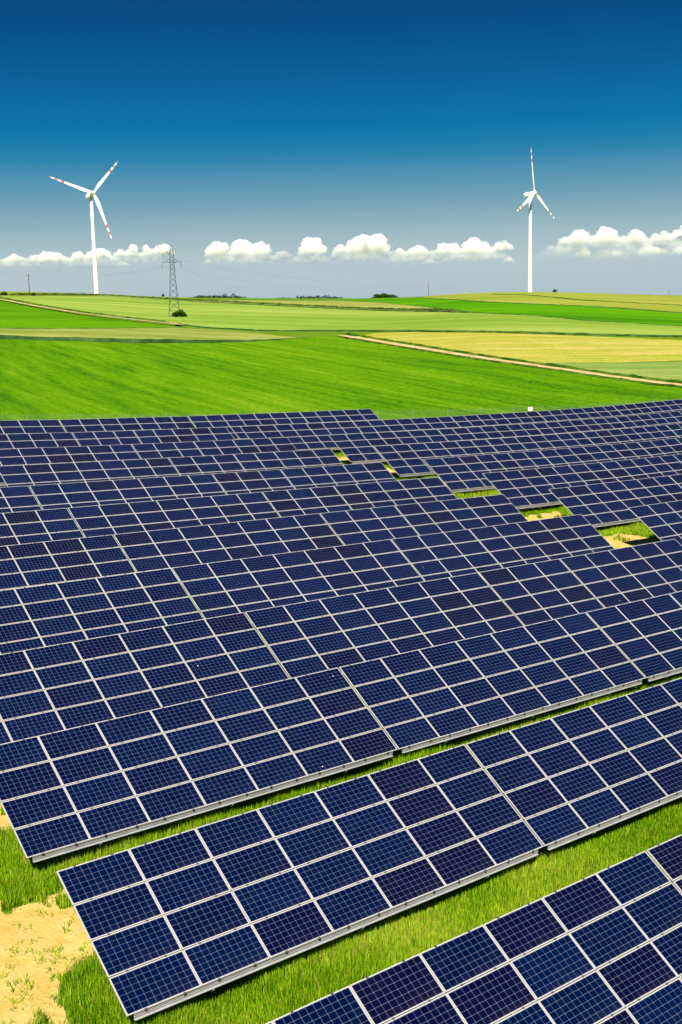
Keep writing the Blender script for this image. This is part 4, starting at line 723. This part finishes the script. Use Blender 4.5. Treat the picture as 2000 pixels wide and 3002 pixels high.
for k, (lab, (a, m, c)) in enumerate(WIRES):
    a, m, c = map(Vector, (a, m, c)); b = MB(); P = []
    for i in range(33):
        t = i/32; P.append(a*(2*(t-.5)*(t-1))+m*(-4*t*(t-1))+c*(2*t*(t-.5)))
    for p, q in zip(P, P[1:]): b.bar(p, q, .022+.000015*p.length)
    tag(b.build('power_wire', M_WIRE), lab, 'wire', 'power wires on the pylon')

# ------------------------------------------------------------------ bushes and far woods
def foliage_mat(name, cols):
    m, n, out = new_mat(name); at_ = n.nodes.new('ShaderNodeAttribute'); at_.attribute_name = 'tint'
    c = ramp_node(n, at_.outputs['Fac'], [(0, cols[0]), (.5, cols[1]), (1, cols[2])])
    d = n.nodes.new('ShaderNodeBsdfDiffuse'); t = n.nodes.new('ShaderNodeBsdfTranslucent'); mx = n.nodes.new('ShaderNodeMixShader'); mx.inputs[0].default_value = .25
    n.links.new(c, d.inputs[0]); n.links.new(c, t.inputs[0]); n.links.new(d.outputs[0], mx.inputs[1]); n.links.new(t.outputs[0], mx.inputs[2]); n.links.new(mx.outputs[0], out.inputs[0]); return m
M_LEAF = foliage_mat('bush_leaf', [(0.008, 0.02667, 0.002667), (0.02, 0.05333, 0.005333), (0.05333, 0.1, 0.01)])
M_WOODL = foliage_mat('far_wood_leaf', [(0.006667, 0.01867, 0.009333), (0.012, 0.03, 0.01333), (0.02, 0.04333, 0.01867)])
def leaf_cloud(name, blobs, nleaf, size, mat, parent=None):
    """blobs: (x, y, z, rx, ry, rz); leaves sit near each blob's surface"""
    w = np.array([b[3]*b[5] for b in blobs]); w = w/w.sum(); idx = rng.choice(len(blobs), nleaf, p=w); B = np.array(blobs)[idx]
    d = rng.normal(size=(nleaf, 3)); d /= np.linalg.norm(d, axis=1)[:, None]; d[:, 2] = np.where(d[:, 2] < -.3, -d[:, 2], d[:, 2])
    rr = rng.uniform(.72, 1.08, nleaf)[:, None]
    c = B[:, :3]+d*B[:, 3:]*rr
    a = rng.normal(size=(nleaf, 3)); a /= np.linalg.norm(a, axis=1)[:, None]; bb = np.cross(a, d+rng.normal(size=(nleaf, 3))*.5); bb /= np.linalg.norm(bb, axis=1)[:, None]+1e-9
    s = size*rng.uniform(.5, 1.4, nleaf)[:, None]
    V = np.stack([c-a*s, c+bb*s*.6, c+a*s, c-bb*s*.6], 1).reshape(-1, 3)
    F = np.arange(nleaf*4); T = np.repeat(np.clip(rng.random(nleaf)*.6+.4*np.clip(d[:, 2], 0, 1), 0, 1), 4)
    return link(name, mesh_np(name, V, F, np.full(nleaf, 4), [mat], attrs={'tint': T}), parent)
def bush(x, y, w, h, label, cat='bush', n=900, size=.3, seed=1, mat=None, name='bush'):
    z = gz(x, y); root = link(name, None, loc=(x, y, z)); tag(root, label, cat); q = random.Random(seed)
    bl = []
    for k in range(9):
        t = q.uniform(-1, 1); rh = h*q.uniform(.35, .55)*(1-.35*abs(t)); bl.append((t*w*.36, q.uniform(-.3, .3)*w*.5, rh*.85+q.uniform(0, .25)*h*(1-abs(t)), w*q.uniform(.14, .24), w*.2, rh))
    leaf_cloud('crown', bl, n, size, mat or M_LEAF, root)
    b = MB()
    for k in range(5): b.bar((q.uniform(-.2, .2)*w*.3, 0, -.3), (q.uniform(-1, 1)*w*.3, q.uniform(-.2, .2)*w, h*.6), .14, sides=5, w2=.05)
    b.build('trunk', M_WOOD, root)
bush(-62.6, 489.5, 5.2, 3.6, 'round dark bush at the foot of the lattice pylon', n=1500, size=.28, seed=3)
p = at(1628, 857, 1240); bush(p[0], p[1], 5.5, 3.2, 'small dark bush on the hilltop right of the right turbine', seed=4, size=.45, n=500)
p = at(477, 868, 1200); bush(p[0], p[1], 3.5, 3.2, 'tiny dark bush on the skyline left of the pylon', seed=5, size=.4, n=300)
p = at(95, 864, 790); bush(p[0], p[1], 5, 2.2, 'low dark bush beside the wooden pole at far left', seed=6, size=.4, n=400)
p = at(14, 862, 760); bush(p[0], p[1], 6, 2.6, 'green bush at the left frame edge above the track', seed=8, size=.4, n=500)
p = at(528, 961, 420); bush(p[0], p[1], 3.2, .8, 'low weed clump at the end of the left track', seed=9, size=.2, n=400)
def tree_line(X0, X1, d, ytop, label, n, hgt, name='tree_clump', mat=M_WOODL, rough=.25, extra=()):
    bl = []
    for k in range(n):
        X = X0+(X1-X0)*(k+.5)/n+rnd.uniform(-.5, .5)*(X1-X0)/n; e = abs(2*(k+.5)/n-1)
        p = at(X, ytop, d+rnd.uniform(-15, 15)); top = p[2]-hgt*(rough*rnd.random()+.55*max(0, e-.7)/.3)
        r = (X1-X0)/n*d/FPX*rnd.uniform(.7, 1.1)+1.
        bl.append((p[0], p[1], top-hgt*.5, r, r, hgt*.5)); bl.append((p[0]+rnd.uniform(-2, 2), p[1]+rnd.uniform(-6, 6), top-hgt*.9, r*1.1, r*1.1, hgt*.6))
    for X, Y in extra:
        p = at(X, Y, d); bl.append((p[0], p[1], p[2]-3, 3.2, 3.2, 3))
    o = leaf_cloud(name, bl, 70*len(bl), .9, mat)
    return tag(o, label, kind='stuff')
tree_line(548, 722, 1500, 863.5, 'dark wood on the horizon right of the pylon', 16, 7, 'far_wood', extra=((660, 860), (685, 861)))
tree_line(803, 860, 1600, 872, 'low dark far wood left of the longer wood on the horizon', 7, 5, 'far_wood')
tree_line(852, 1014, 1600, 865.5, 'long dark wood on the horizon at the middle of the picture', 16, 8, 'far_wood')
tree_line(1092, 1160, 1235, 860.5, 'round green tree clump on the horizon right of the far woods', 8, 5.5, 'tree_clump', M_LEAF, .15)

# ------------------------------------------------------------------ clouds
def cloud_mat(name, dens):
    m, n, out = new_mat(name); v = n.nodes.new('ShaderNodeVolumePrincipled')
    v.inputs['Color'].default_value = (1, .982, .985, 1); v.inputs['Anisotropy'].default_value = -.05
    g = n.nodes.new('ShaderNodeTexCoord'); f = noise_tex(n, .011, 5, .62, g.outputs['Object'])
    sx = n.nodes.new('ShaderNodeSeparateXYZ'); n.links.new(g.outputs['Generated'], sx.inputs[0])
    hz = ramp_node(n, sx.outputs[2], [(.0, (.015, .015, .015)), (.32, (.13, .13, .13)), (.68, (1, 1, 1))])
    k = math_node(n, 'MULTIPLY', ramp_node(n, f, [(.36, (.0, .0, .0)), (.56, (1, 1, 1))]), hz)
    n.links.new(math_node(n, 'MULTIPLY', k, dens), v.inputs['Density'])
    n.links.new(v.outputs[0], out.inputs['Volume']); return m
M_CLOUD = cloud_mat('cloud', .032); M_WISP = cloud_mat('cloud_wisp', .010); M_BANK = cloud_mat('cloud_bank', .0022)
SC.cycles.volume_bounces = 12
_ico = {}
def ico(sub):
    if sub not in _ico:
        bm = bmesh.new(); bmesh.ops.create_icosphere(bm, subdivisions=sub, radius=1)
        _ico[sub] = (np.array([v.co[:] for v in bm.verts]), np.array([[v.index for v in f.verts] for f in bm.faces])); bm.free()
    return _ico[sub]
def cloud(lumps, label, dist=9000, soft0=.0, seed=0, dens=1.0):
    """lumps: (x0, x1, top, base) across the sky, in angular units of the view"""
    q = random.Random(seed); V = []; F = []; S = []; n0 = 0; sc = dist/FPX
    bv, bf = ico(3)
    x0 = min(l[0] for l in lumps); x1 = max(l[1] for l in lumps); yb = max(l[3] for l in lumps); yt = min(l[2] for l in lumps)
    c0 = Vector(at((x0+x1)/2, yb, dist)); al = math.atan2(c0.x, c0.y); rx = Vector((math.cos(al), -math.sin(al), 0)); fx = Vector((math.sin(al), math.cos(al), 0))
    for (a, b, t, bs) in lumps:
        w = (b-a)*sc; h = (bs-t)*sc; mx = ((a+b)/2-(x0+x1)/2)*sc; base = (yb-bs)*sc
        n = max(9, int(16*w/h*dens))
        for k in range(n):
            s = q.uniform(-1, 1); env = (1-abs(s)**2.2)**.6; r = h*q.uniform(.20, .42)*(.5+.5*env)
            zz = q.uniform(0, 1)**.8*max(0, h*env-r*1.1)
            c = rx*(mx+s*(w/2-r*.7))+fx*q.uniform(-.5, .5)*min(w, h*2)+Vector((0, 0, base+r*.55+zz))
            P = bv.copy(); o = q.uniform(0, 100); A = np.empty(len(P))
            for i, v in enumerate(P):
                A[i] = 1+.42*mnoise.fractal(Vector(v)*1.5+Vector((o, o, 0)), .75, 2.1, 5)
            P = P*A[:, None]*r; P[:, 2] *= .85
            P += np.array(c); V.append(P); F.append(bf+n0); n0 += len(P)
            S.append(np.clip((P[:, 2]-base)/(h*.8)-soft0+.05, -.5, 1.))
    V = np.concatenate(V); F = np.concatenate(F); S = np.concatenate(S)
    me = mesh_np('cloud', V, F.ravel(), np.full(len(F), 3), [M_BANK if soft0 > .8 else M_WISP if soft0 else M_CLOUD], smooth=True)
    co = link('cloud', me, loc=c0); md = co.modifiers.new('Remesh', 'REMESH'); md.mode = 'VOXEL'; md.voxel_size = 7
    tag(co, label, 'cloud', 'fair-weather clouds low over the horizon')
def zl(*L): return [(x0/1.568, x1/1.568, 640+t/1.568, 640+b/1.568) for x0, x1, t, b in L]
def zr(*L): return [(1000+x0/1.568, 1000+x1/1.568, 640+t/1.568, 640+b/1.568) for x0, x1, t, b in L]
cloud(zl((-160, 520, 184, 222), (-160, 60, 182, 216), (20, 135, 170, 212), (120, 312, 158, 208), (316, 384, 158, 194), (372, 506, 148, 196)), 'long low cloud bank behind the left turbine', seed=1)
cloud(zl((510, 800, 158, 196), (514, 640, 140, 190), (592, 640, 122, 170), (655, 700, 122, 170), (690, 800, 120, 172)), 'low cloud touching the top of the pylon', seed=2)
cloud(zl((940, 1300, 152, 200), (944, 1070, 106, 186), (1050, 1180, 100, 188), (1150, 1252, 116, 194), (1250, 1346, 156, 184)), 'broad bright cloud right of the pylon', seed=3)
cloud(zl((1368, 1506, 90, 172), (1428, 1506, 152, 198)), 'small rounded cloud between two broader ones', seed=4)
cloud(zl((1520, 1640, 122, 184), (1590, 1740, 82, 188), (1660, 1794, 78, 172)), 'bright heaped cloud at the middle of the sky', seed=5)
cloud(zr((215, 790, 142, 192), (215, 300, 138, 190), (255, 302, 134, 180), (290, 420, 126, 176), (420, 560, 110, 182), (540, 692, 96, 176), (680, 788, 111, 156)), 'long cloud left of the right turbine', seed=6)
cloud(zr((1005, 1640, 92, 140), (1005, 1090, 80, 132), (1050, 1170, 48, 134), (1160, 1290, 40, 132), (1270, 1420, 62, 132), (1400, 1520, 70, 120), (1495, 1640, 48, 100)), 'large bright cloud at the right edge of the sky', seed=7)
cloud(zr((1085, 1170, 128, 180), (1160, 1330, 140, 190), (1310, 1510, 134, 180), (1500, 1640, 128, 176)), 'faint flat cloud under the large right cloud', soft0=.25, seed=8)
cloud(zr((560, 630, 166, 200)), 'faint wisp of cloud under the long cloud', soft0=.35, seed=9)
cloud(zr((740, 804, 174, 212)), 'faint puff of cloud just left of the right turbine', soft0=.35, seed=10)
cloud(zr((365, 452, 188, 214)), 'faint flat wisp low under the long cloud', soft0=.4, seed=11)
cloud(zl((525, 604, 196, 226)), 'faint puff below the cloud beside the pylon', soft0=.4, seed=12)
cloud(zr((942, 985, 122, 152)), 'tiny faint puff just right of the right turbine', soft0=.3, seed=13)
cloud(zr((200, 470, 168, 216), (420, 800, 160, 214)), 'pale hazy cloud base under the long cloud', soft0=.9, seed=21, dist=10500)
cloud(zr((900, 1200, 118, 190), (1150, 1500, 112, 200), (1450, 1700, 96, 190)), 'wide pale hazy bank under the large right cloud', soft0=.9, seed=22, dist=10500)
cloud(zl((900, 1290, 168, 222), (1260, 1560, 172, 220), (1520, 1800, 164, 222)), 'pale hazy bank under the middle clouds', soft0=.9, seed=23, dist=10500)
cloud(zl((-160, 260, 196, 236), (220, 820, 184, 232)), 'pale hazy bank low behind the left turbine', soft0=.9, seed=24, dist=10500)
